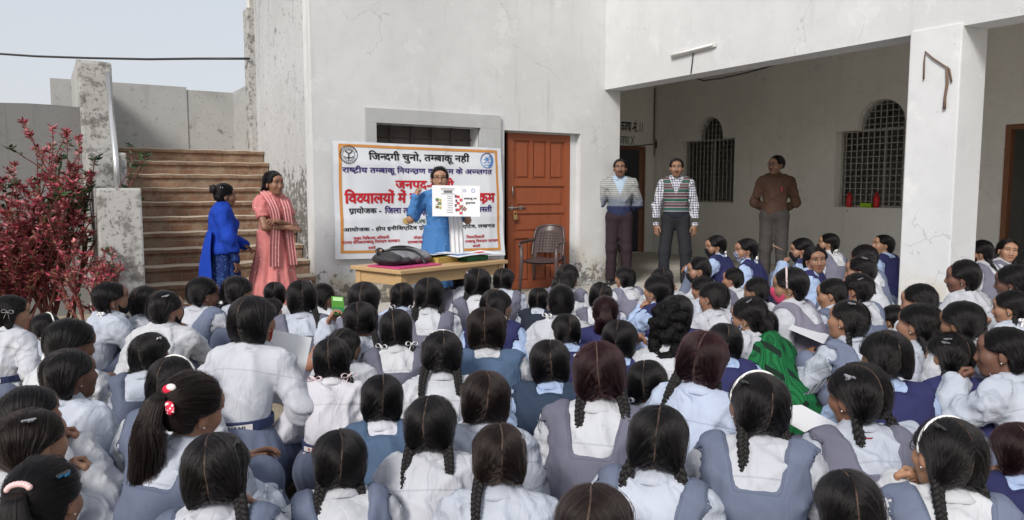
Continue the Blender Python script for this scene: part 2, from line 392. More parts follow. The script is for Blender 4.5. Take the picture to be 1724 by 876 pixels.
mb.tube([(lx0 - .01, yf - .015, hz + .055), (lx0 + .26, yf - .015, hz + .055)], .009); mb.box((lx0 + .03, yf - .012, hz + .03), (lx0 + .07, yf - .001, hz + .08)); mb.box((lx0 + .17, yf - .012, hz + .03), (lx0 + .21, yf - .001, hz + .08))
mb.tube([(lx0 + .06, yf - .02, hz + .33), (lx0 + .06, yf - .02, hz + .2)], .008)
mb.build('latch', M_STEEL, door)
mb = MB(); mb.box((lx0 + .065, yf - .045, hz - .10), (lx0 + .125, yf - .015, hz - .035), bev=.01); mb.tube([(lx0 + .078, yf - .03, hz - .04), (lx0 + .078, yf - .03, hz), (lx0 + .095, yf - .03, hz + .018), (lx0 + .112, yf - .03, hz), (lx0 + .112, yf - .03, hz - .04)], .006)
mb.build('padlock', M_BRASS, door)
mb = MB(); mb.box((lx1 + .002, .10, z0), (dx1 - .002, .2, dzt - .003)); mb.box((lx0, .101, lzt + .002), (lx1, .2, dzt - .003)); mb.build('door_frame', M_WALL, bld)
# vent window surround and grille, with a dark sheet painted as the shaded opening
M_SUR = plaster('grey_cement_surround', (.46, .475, .48), spots=.8, streak=.3)
sx0, szt = xz(615, 181, -.05); sx1, _ = xz(843, 196, -.05)
mb = MB(); mb.box((sx0, -.05, vzt), (sx1, .02, szt)); mb.box((sx0, -.049, vz0 - .02), (vx0, .02, vzt - .001)); mb.box((vx1, -.049, vz0 - .02), (sx1, .02, vzt - .001))
win = mb.build('window', M_SUR, bld)
mb = MB()
mb.tube([(vx0, .19, vzt - .14), (vx1, .19, vzt - .14)], .008, 6)
for k in range(1, 5): mb.box((vx0 + (vx1 - vx0) * k / 5 - .012, .185, vz0), (vx0 + (vx1 - vx0) * k / 5 + .012, .2, vzt))
mb.build('grille', plain('dark_painted_bars', (.075, .06, .055), .6, .3, .3, 30), win)
mb = MB(); mb.box((vx0 - .05, .22, vz0 - .05), (vx1 + .05, .235, vzt + .05)); mb.build('recess_backing', plain('painted_recess_shade', (.10, .085, .08), .7, .2, .4, 6), win)
# painted classroom numbers on the end wall
M_INK = plain('black_sign_paint', (.02, .02, .022), .6, .3, .2)
mb = MB(); a = xz(1045, 221, YB); b = xz(1083, 208, YB)
put_text(mb, 'कक~षा', (a[0], a[1], a[0] + (b[0] - a[0]) * .46, b[1]), lambda p, q, e: (p, YB - .004 - e, q), .02)
put_text(mb, '-सं. 11', (a[0] + (b[0] - a[0]) * .5, a[1], b[0], b[1]), lambda p, q, e: (p, YB - .004 - e, q), .02)
mb.build('lettering', M_INK, bld)
mb = MB(); a = xz(1038, 243, YB); b = xz(1068, 231, YB)
put_text(mb, 'कक~षा X', (max(a[0], XE + .02), a[1], b[0], b[1]), lambda p, q, e: (p, YB - .004 - e, q), .005)
mb.build('lettering', plain('faded_sign_paint', (.14, .14, .14), .7, .2, .2), bld)

# items hung on the building
def on_bld(o): o.matrix_local = BM; return o
M_WHITEP = plain('off_white_plastic', (.62, .62, .60), .5, .4, .06); M_WIRE = plain('black_wire', (.025, .025, .027), .5, .4)
p0, p1 = yz(1129, 95, -.03), yz(1204, 75, -.03)
tl = empty('tube_light', BM @ Vector((-.03, (p0[0] + p1[0]) / 2, (p0[1] + p1[1]) / 2)), TH, 'slim white unlit tube light fixed high on the veranda beam', 'light fitting')
Lh = math.hypot(p0[0] - p1[0], p0[1] - p1[1]) / 2; ang = math.atan2(p1[1] - p0[1], p0[0] - p1[0])
mb = MB(); mb.box((-.005, -Lh, -.025), (.028, Lh, .025), bev=.006); mb.build('batten', M_WHITEP, tl).rotation_euler = (-ang, 0, 0)
mb = MB(); mb.tube([(-.022, -Lh + .03, 0), (-.022, Lh - .03, 0)], .014); mb.build('tube', plain('frosted_tube', (.8, .8, .8), .3, .5, .02), tl).rotation_euler = (-ang, 0, 0)
w0 = yz(1167, 85, -.01); w1 = yz(1163, 124, -.01)
mb = MB(); mb.tube([(-.008, w0[0], w0[1] - .02), (-.010, w0[0] + .01, (w0[1] + w1[1]) / 2), (-.008, w1[0], w1[1])], .007, 6)
on_bld(tag(mb.build('wire', M_WIRE), 'short dark wire dangling from the tube light on the beam', 'wire'))
pts = []
for px, py in ((1160, 129), (1185, 136), (1215, 132), (1260, 122), (1310, 108)): q = yz(px, py, .34); pts.append((.34, q[0], q[1]))
mb = MB(); mb.tube(pts, .009, 6); on_bld(tag(mb.build('cable', M_WIRE), 'thin black cable sagging behind the lower edge of the veranda beam', 'cable'))
pts = [xz(a, b, YB - .02) for a, b in ((1150, 140), (1147, 165), (1135, 182), (1121, 183))]
mb = MB(); mb.tube([(p[0], YB - .02, p[1]) for p in pts], .011, 6); pts = [xz(a, b, YB - .02) for a, b in ((1122, 150), (1119, 200), (1116, 238))]
mb.tube([(min(p[0], XB - .03), YB - .02, p[1]) for p in pts], .012, 6)
pts = [xz(a, b, YB - .02) for a, b in ((1113, 238), (1100, 243), (1070, 246), (1042, 247))]; mb.tube([(p[0], YB - .02, p[1]) for p in pts], .011, 6)
on_bld(tag(mb.build('conduit', plain('grey_conduit', (.12, .12, .12), .6)), 'looped dark wiring run down the veranda corner to the switch box', 'wiring'))
a = xz(1103, 263, YB - .06); b = xz(1125, 234, YB - .06); b = (min(b[0], XB - .01), b[1])
sb = empty('switch_box', BM @ Vector(((a[0] + b[0]) / 2, YB, a[1])), TH, 'old grey electric switch box with fuses beside the classroom doorway', 'switch box')
hw = (b[0] - a[0]) / 2; hh = b[1] - a[1]
mb = MB(); mb.box((-hw, -.05, 0), (hw, -.003, hh), bev=.008); mb.build('box', plain('grey_board', (.36, .35, .33), .6), sb)
mb = MB()
for k in range(3): mb.box((-hw * .75 + k * hw * .52, -.09, hh * .45), (-hw * .75 + k * hw * .52 + hw * .38, -.051, hh * .85), bev=.006)
mb.build('fuse', plain('dark_bakelite', (.06, .05, .045), .4), sb)
mb = MB(); mb.box((-hw * .7, -.06, hh * .08), (hw * .7, -.051, hh * .3)); mb.build('switch_plate', M_WHITEP, sb)
pts = [yz(a, b, -.035) for a, b in ((1555, 134), (1556, 104), (1558, 87), (1570, 98), (1588, 110), (1598, 116), (1602, 138))]
mb = MB(); mb.tube([(-.035, p[0], p[1]) for p in pts], .0075, 6); pts = [yz(a, b, -.035) for a, b in ((1594, 112), (1595, 140), (1591, 165), (1590, 184))]
mb.tube([(-.037, p[0], p[1]) for p in pts], [.010, .012, .011, .014], 6)
on_bld(tag(mb.build('rope', plain('jute_rope', (.16, .11, .085), .9)), 'brown jute rope draped from a nail on the square pillar', 'rope'))
M_RED = plain('red_plastic', (.55, .02, .03), .4, .4); M_GRN = plain('lime_plastic', (.35, .6, .03), .4, .4)
def bottle(px, lab):
    p = bl(px, 349, 0, XB + .1); o = empty('bottle', BM @ Vector((XB + .1, p.y, W2[2])), 0, lab, 'bottle', 'red bottles on the window sill')
    mb = MB(); mb.tube([(0, 0, 0), (0, 0, .02), (0, 0, .15), (0, 0, .19), (0, 0, .21)], [.04, .045, .045, .03, .02], 12); mb.build('bottle_body', M_RED, o)
    mb = MB(); mb.tube([(0, 0, .211), (0, 0, .25)], .024, 10); mb.build('cap', plain('bottle_cap', (.3, .03, .04)), o)
bottle(1429, 'red bottle at the left on the sill of the larger barred window'); bottle(1475, 'red bottle right of the lime box on the sill of the barred window')
p = bl(1459, 349, 0, XB + .1); mb = MB(); mb.box((-.05, -.09, 0), (.05, .09, .07), bev=.01); o = mb.build('box', M_GRN, None, BM @ Matrix.Translation((XB + .1, p.y, W2[2])))
tag(o, 'small lime green box on the sill between two red bottles', 'box')

# ------------------------------------------------------------------ staircase, its parapets and landing wall, boundary wall
SW = 1.76; SX0 = XL - SW; RISE, RUN, NST, YTOP = .1617, .237, 12, 2.10
stair = empty('staircase', CORNER, TH, 'worn brick staircase with pale-topped steps climbing beside the whitewashed wall', 'staircase')
M_STEP = step_mat()
mb = MB()
def dirty(z, s): return z + .006 * math.sin(s)
for i in range(NST):
    yf = YTOP - (NST - 1 - i) * RUN; z1 = (i + 1) * RISE
    n = 22
    def fr(u, v, yf=yf, z1=z1, i=i):
        x = SX0 - .2 + (SW + .19) * u; w = .007 * math.sin(x * 9 + i * 2.1) + .005 * math.sin(x * 23 + i); w2 = .004 * math.sin(x * 17 + i * 4)
        prof = [(yf + .012, z1 - RISE + .001), (yf + .010 + w, z1 - .05), (yf - .016 + w, z1 - .045), (yf - .02 + w, z1 - .008 + w2), (yf - .008 + w, z1 + w2), (yf + RUN + .01 + (.02 if i < NST - 1 else 1.4), z1 + w2 * .3)]
        a = v * 5; k = min(4, int(a)); f = a - k; return (x, prof[k][0] * (1 - f) + prof[k + 1][0] * f, prof[k][1] * (1 - f) + prof[k + 1][1] * f)
    mb.sheet(fr, n, 5, False)
mb.build('steps', M_STEP, stair)
px0 = SX0 - .36
z_lo = xz(204, 317, -.55)[1]; z_mid = xz(192, 257, .62)[1]; z_hi = xz(176, 104, 1.55)[1]
mb = MB(); mb.box((px0, -.55, 0), (SX0, .62, z_lo), bev=.02); mb.box((px0 + .004, .621, 0), (SX0 - .004, 1.55, z_mid), bev=.02); mb.build('parapet', M_SOOT, stair)
mb = MB(); mb.box((px0 + .002, 1.551, 0), (SX0 - .03, 1.95, z_hi), bev=.03); mb.build('post', M_SOOT, stair)
mb = MB(); mb.box((px0 + .002, 1.951, 0), (SX0 - .1, 3.9, xz(230, 140, 3.7)[1])); mb.build('parapet', M_LAND, stair)
zl = xz(255, 143, 3.7)[1]; xs = xz(314, 150, 3.7)[0]; xc = xz(392, 152, 3.7)[0]
mb = MB(); mb.box((SX0 - .6, 3.7, 1.7), (xs, 3.9, zl)); mb.box((xs + .004, 3.715, 1.7), (xc, 3.9, zl - .035)); mb.box((xc, 2.66, 1.7), (xc + .18, 3.9, zl - .03)); mb.build('landing_wall', M_LAND, stair)
q0 = xz(418, 100, 2.42); q1 = xz(447, 100, 2.42); zp = xz(432, 14, 2.42)[1]
mb = MB(); mb.box((q0[0], 2.42, 1.6), (max(q1[0], XL + .02), 2.66, zp), bev=.02); mb.build('post', M_SOOT, stair)
mb = MB(); mb.box((SX0 - .1, YTOP + .1, 0), (XL - .002, 3.69, NST * RISE - .012)); mb.build('landing', M_STEP, stair)
mb = MB(); a = xz(181, 124, 1.5); b = xz(195, 268, .58); pa = Vector((a[0], 1.5, a[1])); pb = Vector((b[0], .58, b[1]))
mb.tube([pa, pb, pb + Vector((0, -.01, -.4))], .030, 12); mb.build('handrail', plain('steel_pipe', (.6, .61, .62), .25, .5, .1, 8, .02, .7), stair)
bw = MB(); zb = xz(75, 180, 1.9)[1]; n = 40
bw.sheet(lambda u, v: (-16 + (px0 + 16.0) * u, 1.72 if v < .5 else 1.92, [0, zb + .012 * math.sin(u * 41) , zb + .01 * math.sin(u * 33), 0][int(round(v * 3))]), n, 3, False)
o = tag(bw.build('boundary_wall', M_CONC, None, BM), 'plain grey cement boundary wall behind the red shrub, left of the stairs', 'wall')
mb = MB(); pts = [at_depth(px, py, 10.2 + (418 - px) * .004) for px, py in ((420, 99), (330, 99), (250, 100), (150, 98), (60, 95), (0, 91), (-300, 60))]
mb.tube(pts, .016, 6); tag(mb.build('cable', M_WIRE), 'black overhead cable stretched across the sky to the building', 'cable')

# ------------------------------------------------------------------ banner
Y0 = -.075
M_VINYL = None
def vinyl():  # glossy sheet
    t = NT('printed_white_vinyl'); v = t.coord(); c = t.mix(t.noise(v, 2, 3), (.66, .70, .76), (.74, .77, .82)); return t.fin(c, .42, .4)
def fold(x, z): return .009 * math.sin(x * 8.5 + .8 * math.sin(z * 3)) + .006 * math.sin(x * 3.1 + 1) + .005 * math.sin(z * 9 + x * 2) + .009 * (1 - abs(math.sin(x * 5.2 + .4 + .1 * math.sin(z * 4)))) ** 5 + .007 * (1 - abs(math.sin(z * 5.0 + .8))) ** 6 + .006 * math.sin(x * 5 + z * 7)
B00, B10, B11, B01 = xz(565, 437, Y0), xz(850, 430, Y0), xz(843, 250, Y0), xz(560, 237, Y0)
def bq(u, v, off=0.0):
    x = (1 - u) * ((1 - v) * B00[0] + v * B01[0]) + u * ((1 - v) * B10[0] + v * B11[0]); z = (1 - u) * ((1 - v) * B00[1] + v * B01[1]) + u * ((1 - v) * B10[1] + v * B11[1])
    return (x, Y0 - fold(x, z) - off, z)
ban = empty('banner', CORNER, TH, 'wide white vinyl banner with orange border and Hindi lettering hung on the wall', 'banner')
mb = MB(); mb.sheet(lambda u, v: bq(u, v), 70, 40); mb.build('sheet', vinyl(), ban)
def flat(name, c): return plain(name, c, .45, .35, .05, 40, 0)
INK = {'k': flat('black_ink', (.015, .015, .02)), 'p': flat('purple_ink', (.045, .025, .17)), 'r': flat('red_ink', (.52, .02, .03)), 'o': flat('orange_ink', (.60, .27, .07)), 'g': flat('green_ink', (.05, .13, .10)), 'b': flat('blue_ink', (.10, .24, .55)), 'y': flat('ochre_ink', (.6, .38, .08)), 'w': flat('white_ink', (.72, .75, .8))}
def bz(zx, zy): return xz(540 + zx / 4.172, 230 + zy / 4.172, Y0)
mb = MB()
def strip(u0, v0, u1, v1, off=.004, n=50):
    mb.sheet(lambda u, v: bq(u0 + (u1 - u0) * u, v0 + (v1 - v0) * v, off), n if abs(u1 - u0) > .1 else 3, n if abs(v1 - v0) > .1 else 3)
strip(.028, .955, .972, .978); strip(.028, .05, .972, .073); strip(.028, .0735, .043, .9545); strip(.957, .0735, .972, .9545)
mb.build('border', INK['o'], ban)
def line(ink, s, x0, yh, yb, x1, bold=.03):
    a = bz(x0, yb); h = bz(x0, yh); b = bz(x1, yb)
    m = MB(); put_text(m, s, (a[0], a[1], b[0], h[1]), lambda p, q, e: (p, Y0 - fold(p, q) - .004 - e, q), bold); m.build('lettering', INK[ink], ban)
line('k', 'िजन~दगी चुनो, तम~बाकू नहीं', 333, 118, 163, 1040)
line('p', 'राष~ट^ीय तम~बाकू िनयन~त^ण कार~य~क^म के अर~न~तगत'.replace('र~य~', 'य`'), 150, 218, 252, 1195)
line('r', 'जनपद-बस~ती', 525, 313, 366, 935, .045)
line('r', 'िवद~यालयों में जागरूकता कायक^म', 170, 404, 470, 1215, .045)
line('k', 'प^ायोजक -', 195, 508, 541, 428)
line('p', 'िजला तम~बाकू िनयन~त^ण प^कोष~ठ, बस~ती', 453, 505, 541, 1195)
line('g', 'HOPE', 643, 586, 610, 735, .02)
line('k', 'आयोजक - होप इनीिशएिटव प^ोग^ाम होप इनीिशएिटव, लखनऊ', 155, 645, 668, 1225, .025)
line('r', 'मुख~य िचिकत~सा अिधकारी', 225, 708, 725, 480, .02); line('r', 'सदस~य सिचव/तम~बाकू िनयन~त^ण कायक^म', 145, 738, 756, 552, .02); line('r', 'बस~ती', 330, 775, 791, 382, .02)
line('r', 'नोडल अिधकारी', 650, 704, 720, 830, .02); line('r', 'तम~बाकू िनयन~त^ण', 608, 735, 752, 860, .02)
line('r', 'िजलािधकारी', 1018, 700, 716, 1145, .02); line('r', 'तम~बाकू िनयन~त^ण कायक^म', 1010, 730, 746, 1245, .02); line('r', 'बस~ती', 1060, 762, 777, 1112, .02)
def disc(ink, zx, zy, r0, r1, off, a0=0, a1=360, sq=1.0, n=40):
    c = bz(zx, zy); s = abs(bz(zx + 100, zy)[0] - c[0]) / 100
    m = EM[ink]; vs = []; fs = []
    for i in range(n + 1):
        a = R(a0 + (a1 - a0) * i / n)
        for rr in (r0, r1): x, z = c[0] + math.cos(a) * rr * s * .92, c[1] + math.sin(a) * rr * s * .92; vs.append((x, Y0 - fold(x, z) - off, z))
    for i in range(n): fs.append((2 * i, 2 * i + 1, 2 * i + 3, 2 * i + 2))
    m.add(vs, fs)
def stroke(ink, pts, w, off):
    m = EM[ink]
    for (x0, y0), (x1, y1) in zip(pts, pts[1:]):
        L = math.hypot(x1 - x0, y1 - y0); nx, ny = -(y1 - y0) / L * w / 2, (x1 - x0) / L * w / 2
        q = [bz(x0 + nx, y0 + ny), bz(x1 + nx, y1 + ny), bz(x1 - nx, y1 - ny), bz(x0 - nx, y0 - ny)]
        m.add([(a, Y0 - fold(a, b) - off, b) for a, b in q], [(0, 1, 2, 3)])
EM = {k: MB() for k in INK}
disc('k', 193, 127, 63, 67, .005); disc('k', 193, 127, 43, 46, .005)
for k in range(22):
    a = R(20 + k * 14.5) ; stroke('k', [(193 + 50 * math.cos(a), 127 - 50 * math.sin(a)), (193 + 58 * math.cos(a + .05), 127 - 58 * math.sin(a + .05))], 6, .0055)
stroke('k', [(193, 165), (193, 120), (168, 104)], 7, .006); stroke('k', [(193, 122), (218, 104)], 7, .0065); stroke('k', [(160, 140), (178, 152), (193, 143), (208, 152), (226, 140)], 6, .007)
stroke('k', [(166, 100), (193, 92), (220, 100)], 4, .0075)
disc('b', 1162, 170, 44, 50, .005); disc('b', 1162, 170, 30, 44, .005, -75, 60); disc('p', 1162, 170, 45.5, 49.5, .006, 30, 160)
disc('b', 1160, 160, 0, 12, .006)
stroke('b', [(1135, 185), (1190, 185)], 5, .006); stroke('b', [(1140, 200), (1180, 200)], 4, .006)
for k in range(6): a = R(k * 60); stroke('b', [(1160 + 13 * math.cos(a), 160 + 13 * math.sin(a)), (1160 + 22 * math.cos(a), 160 + 22 * math.sin(a))], 4, .0065)
disc('y', 602, 592, 0, 13, .006); disc('g', 606, 594, 22, 26, .005, -110, 60)
for k in range(9): a = R(100 + k * 26); stroke('y', [(602 + 15 * math.cos(a), 592 - 15 * math.sin(a)), (602 + 25 * math.cos(a), 592 - 25 * math.sin(a))], 6, .0065)
for k, m in EM.items():
    if m.v: m.build('emblem', INK[k], ban)

# ------------------------------------------------------------------ people: implicit surfaces meshed with surface nets
def surface_nets(F, lo, h):
    F = F.astype(np.float32); ins = F < 0; nx, ny, nz = F.shape
    cnt = np.zeros((nx - 1, ny - 1, nz - 1), np.int8); sl = lambda a: slice(a, -1 if a == 0 else None)
    for a in (0, 1):
        for b in (0, 1):
            for c in (0, 1): cnt += ins[sl(a), sl(b), sl(c)]
    idx = np.argwhere((cnt > 0) & (cnt < 8)); N = len(idx)
    ids = np.full(cnt.shape, -1, np.int32); ids[tuple(idx.T)] = np.arange(N)
    cor = [(a, b, c) for a in (0, 1) for b in (0, 1) for c in (0, 1)]
    val = {q: F[idx[:, 0] + q[0], idx[:, 1] + q[1], idx[:, 2] + q[2]] for q in cor}
    acc = np.zeros((N, 3), np.float32); num = np.zeros(N, np.float32)
    for p in cor:
        for ax in range(3):
            if p[ax]: continue
            q = list(p); q[ax] = 1; q = tuple(q); fa, fb = val[p], val[q]; m = (fa < 0) != (fb < 0)
            t = np.where(m, fa / np.where(m, fa - fb, 1), 0)
            pos = np.tile(np.array(p, np.float32), (N, 1)); pos[:, ax] = t
            acc += pos * m[:, None]; num += m
    V = (idx + acc / num[:, None]) * h + np.array(lo)
    Q = []
    for ax in range(3):
        a0 = [slice(1, -1)] * 3; a0[ax] = slice(0, -1); a1 = list(a0); a1[ax] = slice(1, None)
        s0, s1 = ins[tuple(a0)], ins[tuple(a1)]; e = np.argwhere(s0 != s1); flip = s0[tuple(e.T)]
        o = np.ones(3, int); o[ax] = 0; e = e + o; u, w = [(1, 2), (2, 0), (0, 1)][ax]
        def cell(du, dw):
            c = e.copy(); c[:, u] -= du; c[:, w] -= dw; return ids[tuple(c.T)]
        q = np.stack([cell(1, 1), cell(0, 1), cell(0, 0), cell(1, 0)], 1)
        q = np.where(flip[:, None], q, q[:, ::-1]); Q.append(q)
    return V, np.concatenate(Q)

def sample(F, lo, h, V):
    q = (V - lo) / h; i = np.clip(np.floor(q).astype(int), 0, np.array(F.shape) - 2); t = q - i; o = 0
    for a in (0, 1):
        for b in (0, 1):
            for c in (0, 1): o = o + F[i[:, 0] + a, i[:, 1] + b, i[:, 2] + c] * (t[:, 0] if a else 1 - t[:, 0]) * (t[:, 1] if b else 1 - t[:, 1]) * (t[:, 2] if c else 1 - t[:, 2])
    return o
class Fld:
    """a sampled implicit field"""
    def __init__(s, lo, hi, h):
        s.lo, s.h = np.array(lo, np.float32), h
        ax = [np.arange(lo[i], hi[i] + h, h, dtype=np.float32) for i in range(3)]
        s.X, s.Y, s.Z = np.meshgrid(*ax, indexing='ij'); s.F = np.full(s.X.shape, 9.0, np.float32)
    def un(s, d, k=.03):
        if k <= 0: s.F = np.minimum(s.F, d)
        else:
            hh = np.clip(.5 + .5 * (s.F - d) / k, 0, 1); s.F = s.F * (1 - hh) + d * hh - k * hh * (1 - hh)
        return s
    def cut(s, d): s.F = np.maximum(s.F, -d); return s
    def cone(s, a, b, r1, r2, k=.03): return s.un(s.dcone(a, b, r1, r2), k)
    def dcone(s, a, b, r1, r2):
        a, b = np.array(a, np.float32), np.array(b, np.float32); d = b - a; L = float(d @ d) + 1e-9
        t = np.clip(((s.X - a[0]) * d[0] + (s.Y - a[1]) * d[1] + (s.Z - a[2]) * d[2]) / L, 0, 1)
        return np.sqrt((s.X - a[0] - t * d[0]) ** 2 + (s.Y - a[1] - t * d[1]) ** 2 + (s.Z - a[2] - t * d[2]) ** 2) - (r1 + (r2 - r1) * t)
    def dell(s, c, r, rx=0.0, rz=0.0):
        x, y, z = s.X - c[0], s.Y - c[1], s.Z - c[2]
        if rz: x, y = x * math.cos(rz) + y * math.sin(rz), -x * math.sin(rz) + y * math.cos(rz)
        if rx: y, z = y * math.cos(rx) - z * math.sin(rx), y * math.sin(rx) + z * math.cos(rx)   # tips the +z axis towards +y
        k0 = np.sqrt((x / r[0]) ** 2 + (y / r[1]) ** 2 + (z / r[2]) ** 2); k1 = np.sqrt((x / r[0] ** 2) ** 2 + (y / r[1] ** 2) ** 2 + (z / r[2] ** 2) ** 2) + 1e-6
        return k0 * (k0 - 1) / k1
    def ell(s, c, r, k=.03, rx=0.0, rz=0.0): return s.un(s.dell(c, r, rx, rz), k)
    def mesh(s): 
        F = s.F.copy(); F[0] = F[-1] = 1; F[:, 0] = F[:, -1] = 1; F[:, :, 0] = F[:, :, -1] = 1
        return surface_nets(F, s.lo, s.h)
    def folds(s, amp, seed, wl=(.05, .12), warp=.6, n=5, stretch=(1, 1, 1)):
        r = np.random.default_rng(seed); out = 0
        for _ in range(n):
            k = r.normal(size=3) * stretch; k = k / np.linalg.norm(k) * 2 * math.pi / r.uniform(*wl); k2 = r.normal(size=3) * 14; p, q = r.uniform(0, 6.28, 2)
            ph = k[0] * s.X + k[1] * s.Y + k[2] * s.Z + p + warp * 2 * np.sin(k2[0] * s.X + k2[1] * s.Y + k2[2] * s.Z + q)
            out = out + (1 - np.abs(np.sin(ph * .5)) * 2) * r.uniform(.6, 1.2)
        return (out * amp / n ** .5).astype(np.float32)

def creases(f, amp, seed, n=6, wl=(.09, .17), tilt=.6, sharp=.30):
    r = np.random.default_rng(seed); out = 0
    for _ in range(n):
        a = r.uniform(0, 6.28); b = r.normal(0, tilt); k = np.array([math.cos(a) * math.cos(b), math.sin(a) * math.cos(b), math.sin(b)]) * 2 * math.pi / r.uniform(*wl); k2 = r.normal(size=3) * 9; k3 = r.normal(size=3) * 13; p, q, s3 = r.uniform(0, 6.28, 3)
        ph = k[0] * f.X + k[1] * f.Y + k[2] * f.Z + p + 1.3 * np.sin(k2[0] * f.X + k2[1] * f.Y + k2[2] * f.Z + q)
        m = np.clip(np.sin(k3[0] * f.X + k3[1] * f.Y + k3[2] * f.Z + s3) * .9 + .25, 0, 1); out = out - m * np.exp(-(np.sin(ph * .5) / sharp) ** 2)
    return (out * amp).astype(np.float32)
class Geo:
    def smooth(s, n=2, lam=.5):
        for _ in range(n):
            acc = np.zeros_like(s.V); cn = np.zeros(len(s.V))
            for k in range(4): a, b = s.Q[:, k], s.Q[:, (k + 1) % 4]; np.add.at(acc, a, s.V[b]); np.add.at(acc, b, s.V[a]); np.add.at(cn, a, 1); np.add.at(cn, b, 1)
            m = cn > 0; s.V[m] += lam * (acc[m] / cn[m, None] - s.V[m])
        return s
    """numpy mesh: V, Q (quads), C (rgba tint), I (material index)"""
    def __init__(s, V=None, Q=None, C=None, mi=0):
        s.V = np.zeros((0, 3)) if V is None else np.asarray(V, float); s.Q = np.zeros((0, 4), int) if Q is None else np.asarray(Q, int)
        s.C = np.tile([1., 1, 1, 1], (len(s.V), 1)) if C is None else C; s.I = np.full(len(s.Q), mi, int)
    def plus(s, o):
        g = Geo(); g.V = np.concatenate([s.V, o.V]); g.Q = np.concatenate([s.Q, o.Q + len(s.V)]); g.C = np.concatenate([s.C, o.C]); g.I = np.concatenate([s.I, o.I]); return g
    def tf(s, M):
        A = np.array(M.to_3x3()); t = np.array(M.to_translation()); g = Geo(s.V @ A.T + t, s.Q, s.C); g.I = s.I
        if np.linalg.det(A) < 0: g.Q = g.Q[:, ::-1]
        return g
    def mirror(s): g = Geo(s.V * [-1, 1, 1], s.Q[:, ::-1], s.C); g.I = s.I; return g
    def to(s, name, mats):
        me = bpy.data.meshes.new(name); n, m = len(s.V), len(s.Q)
        me.vertices.add(n); me.vertices.foreach_set('co', s.V.astype(np.float32).ravel())
        me.loops.add(4 * m); me.loops.foreach_set('vertex_index', s.Q.astype(np.int32).ravel())
        me.polygons.add(m); me.polygons.foreach_set('loop_start', np.arange(0, 4 * m, 4, dtype=np.int32)); me.polygons.foreach_set('loop_total', np.full(m, 4, np.int32))
        for x in (mats if isinstance(mats, (list, tuple)) else [mats]): me.materials.append(x)
        me.polygons.foreach_set('material_index', s.I.astype(np.int32)); me.polygons.foreach_set('use_smooth', np.ones(m, bool))
        at = me.attributes.new('tint', 'FLOAT_COLOR', 'POINT'); at.data.foreach_set('color', s.C.astype(np.float32).ravel())
        me.update(calc_edges=True); me.validate(); return me
def from_mb(mb):
    Q = [f if len(f) == 4 else (f[0], f[1], f[2], f[2]) for f in mb.f if len(f) in (3, 4)]
    Q = [q for q in Q if len(set(q)) == 4]
    return Geo([tuple(v) for v in mb.v], Q if Q else None)

# ---- materials that read the object's own colour
def skin_mat():
    t = NT('brown_skin'); oi = t.n('ObjectInfo'); at = t.n('Attribute', attribute_name='tint')
    v = t.coord(); c = t.mix(t.noise(v, 14, 4), (.86, .86, .86), (1.1, 1.08, 1.06)); c = t.mix(1.0, oi.outputs['Color'], c, 'MULTIPLY')
    c = t.mix(1.0, c, at.outputs['Color'], 'MULTIPLY'); c = t.mix(at.outputs['Alpha'], at.outputs['Color'], c)
    t.b.inputs['Subsurface Weight'].default_value = .08; t.b.inputs['Subsurface Radius'].default_value = (.01, .004, .002); t.b.inputs['Subsurface Scale'].default_value = .6
    t.bump(t.noise(v, 120, 3), .06, .003); return t.fin(c, t.ramp(at.outputs['Alpha'], 0, 1, .15, .48), .38)
def cloth_mat(name, weave=420, fold=.24, pattern=None, rough=.82, spec=.15):
    t = NT(name); oi = t.n('ObjectInfo'); v = t.coord()
    c = t.mix(t.ramp(t.noise(v, 5, 5), .3, .7), (.90, .90, .91), (1.04, 1.04, 1.04)); base = oi.outputs['Color']
    if pattern: base = pattern(t, v, base)
    c = t.mix(1.0, base, c, 'MULTIPLY')
    off = t.n('VectorMath', operation='ADD'); t.put(off.inputs[0], v); t.put(off.inputs[1], t.comb(oi.outputs['Random'], t.math('MULTIPLY', oi.outputs['Random'], 7.0), 0.0))
    mp = t.n('Mapping'); t.put(mp.inputs['Vector'], off.outputs[0]); mp.inputs['Rotation'].default_value = (.5, .3, .4); mp.inputs['Scale'].default_value = (1.5, 1.2, .55); w = t.noise(mp.outputs[0], 8, 2, .5, .9); f = t.math('ABSOLUTE', t.math('SUBTRACT', w, .5)); f = t.ramp(f, 0, .12)
    w2 = t.noise(off.outputs[0], 13, 3, .5, .8)
    hgt = t.math('ADD', t.math('MULTIPLY', f, .5), t.math('ADD', t.math('MULTIPLY', w2, .5), t.math('MULTIPLY', t.noise(v, weave, 1), .05)))
    sm = t.sep(t.n('Attribute', attribute_name='tint').outputs['Color']); l = t.math('MAXIMUM', t.ramp(t.math('ABSOLUTE', t.math('ADD', sm[1], .078)), .0042, .0016), t.ramp(t.math('ABSOLUTE', sm[2]), .0042, .0016))
    c = t.mix(t.math('MULTIPLY', l, .30), c, t.mix(1.0, c, (.45, .45, .5), 'MULTIPLY')); hgt = t.math('SUBTRACT', hgt, t.math('MULTIPLY', l, .35))
    t.bump(hgt, fold, .02); return t.fin(c, rough, spec)
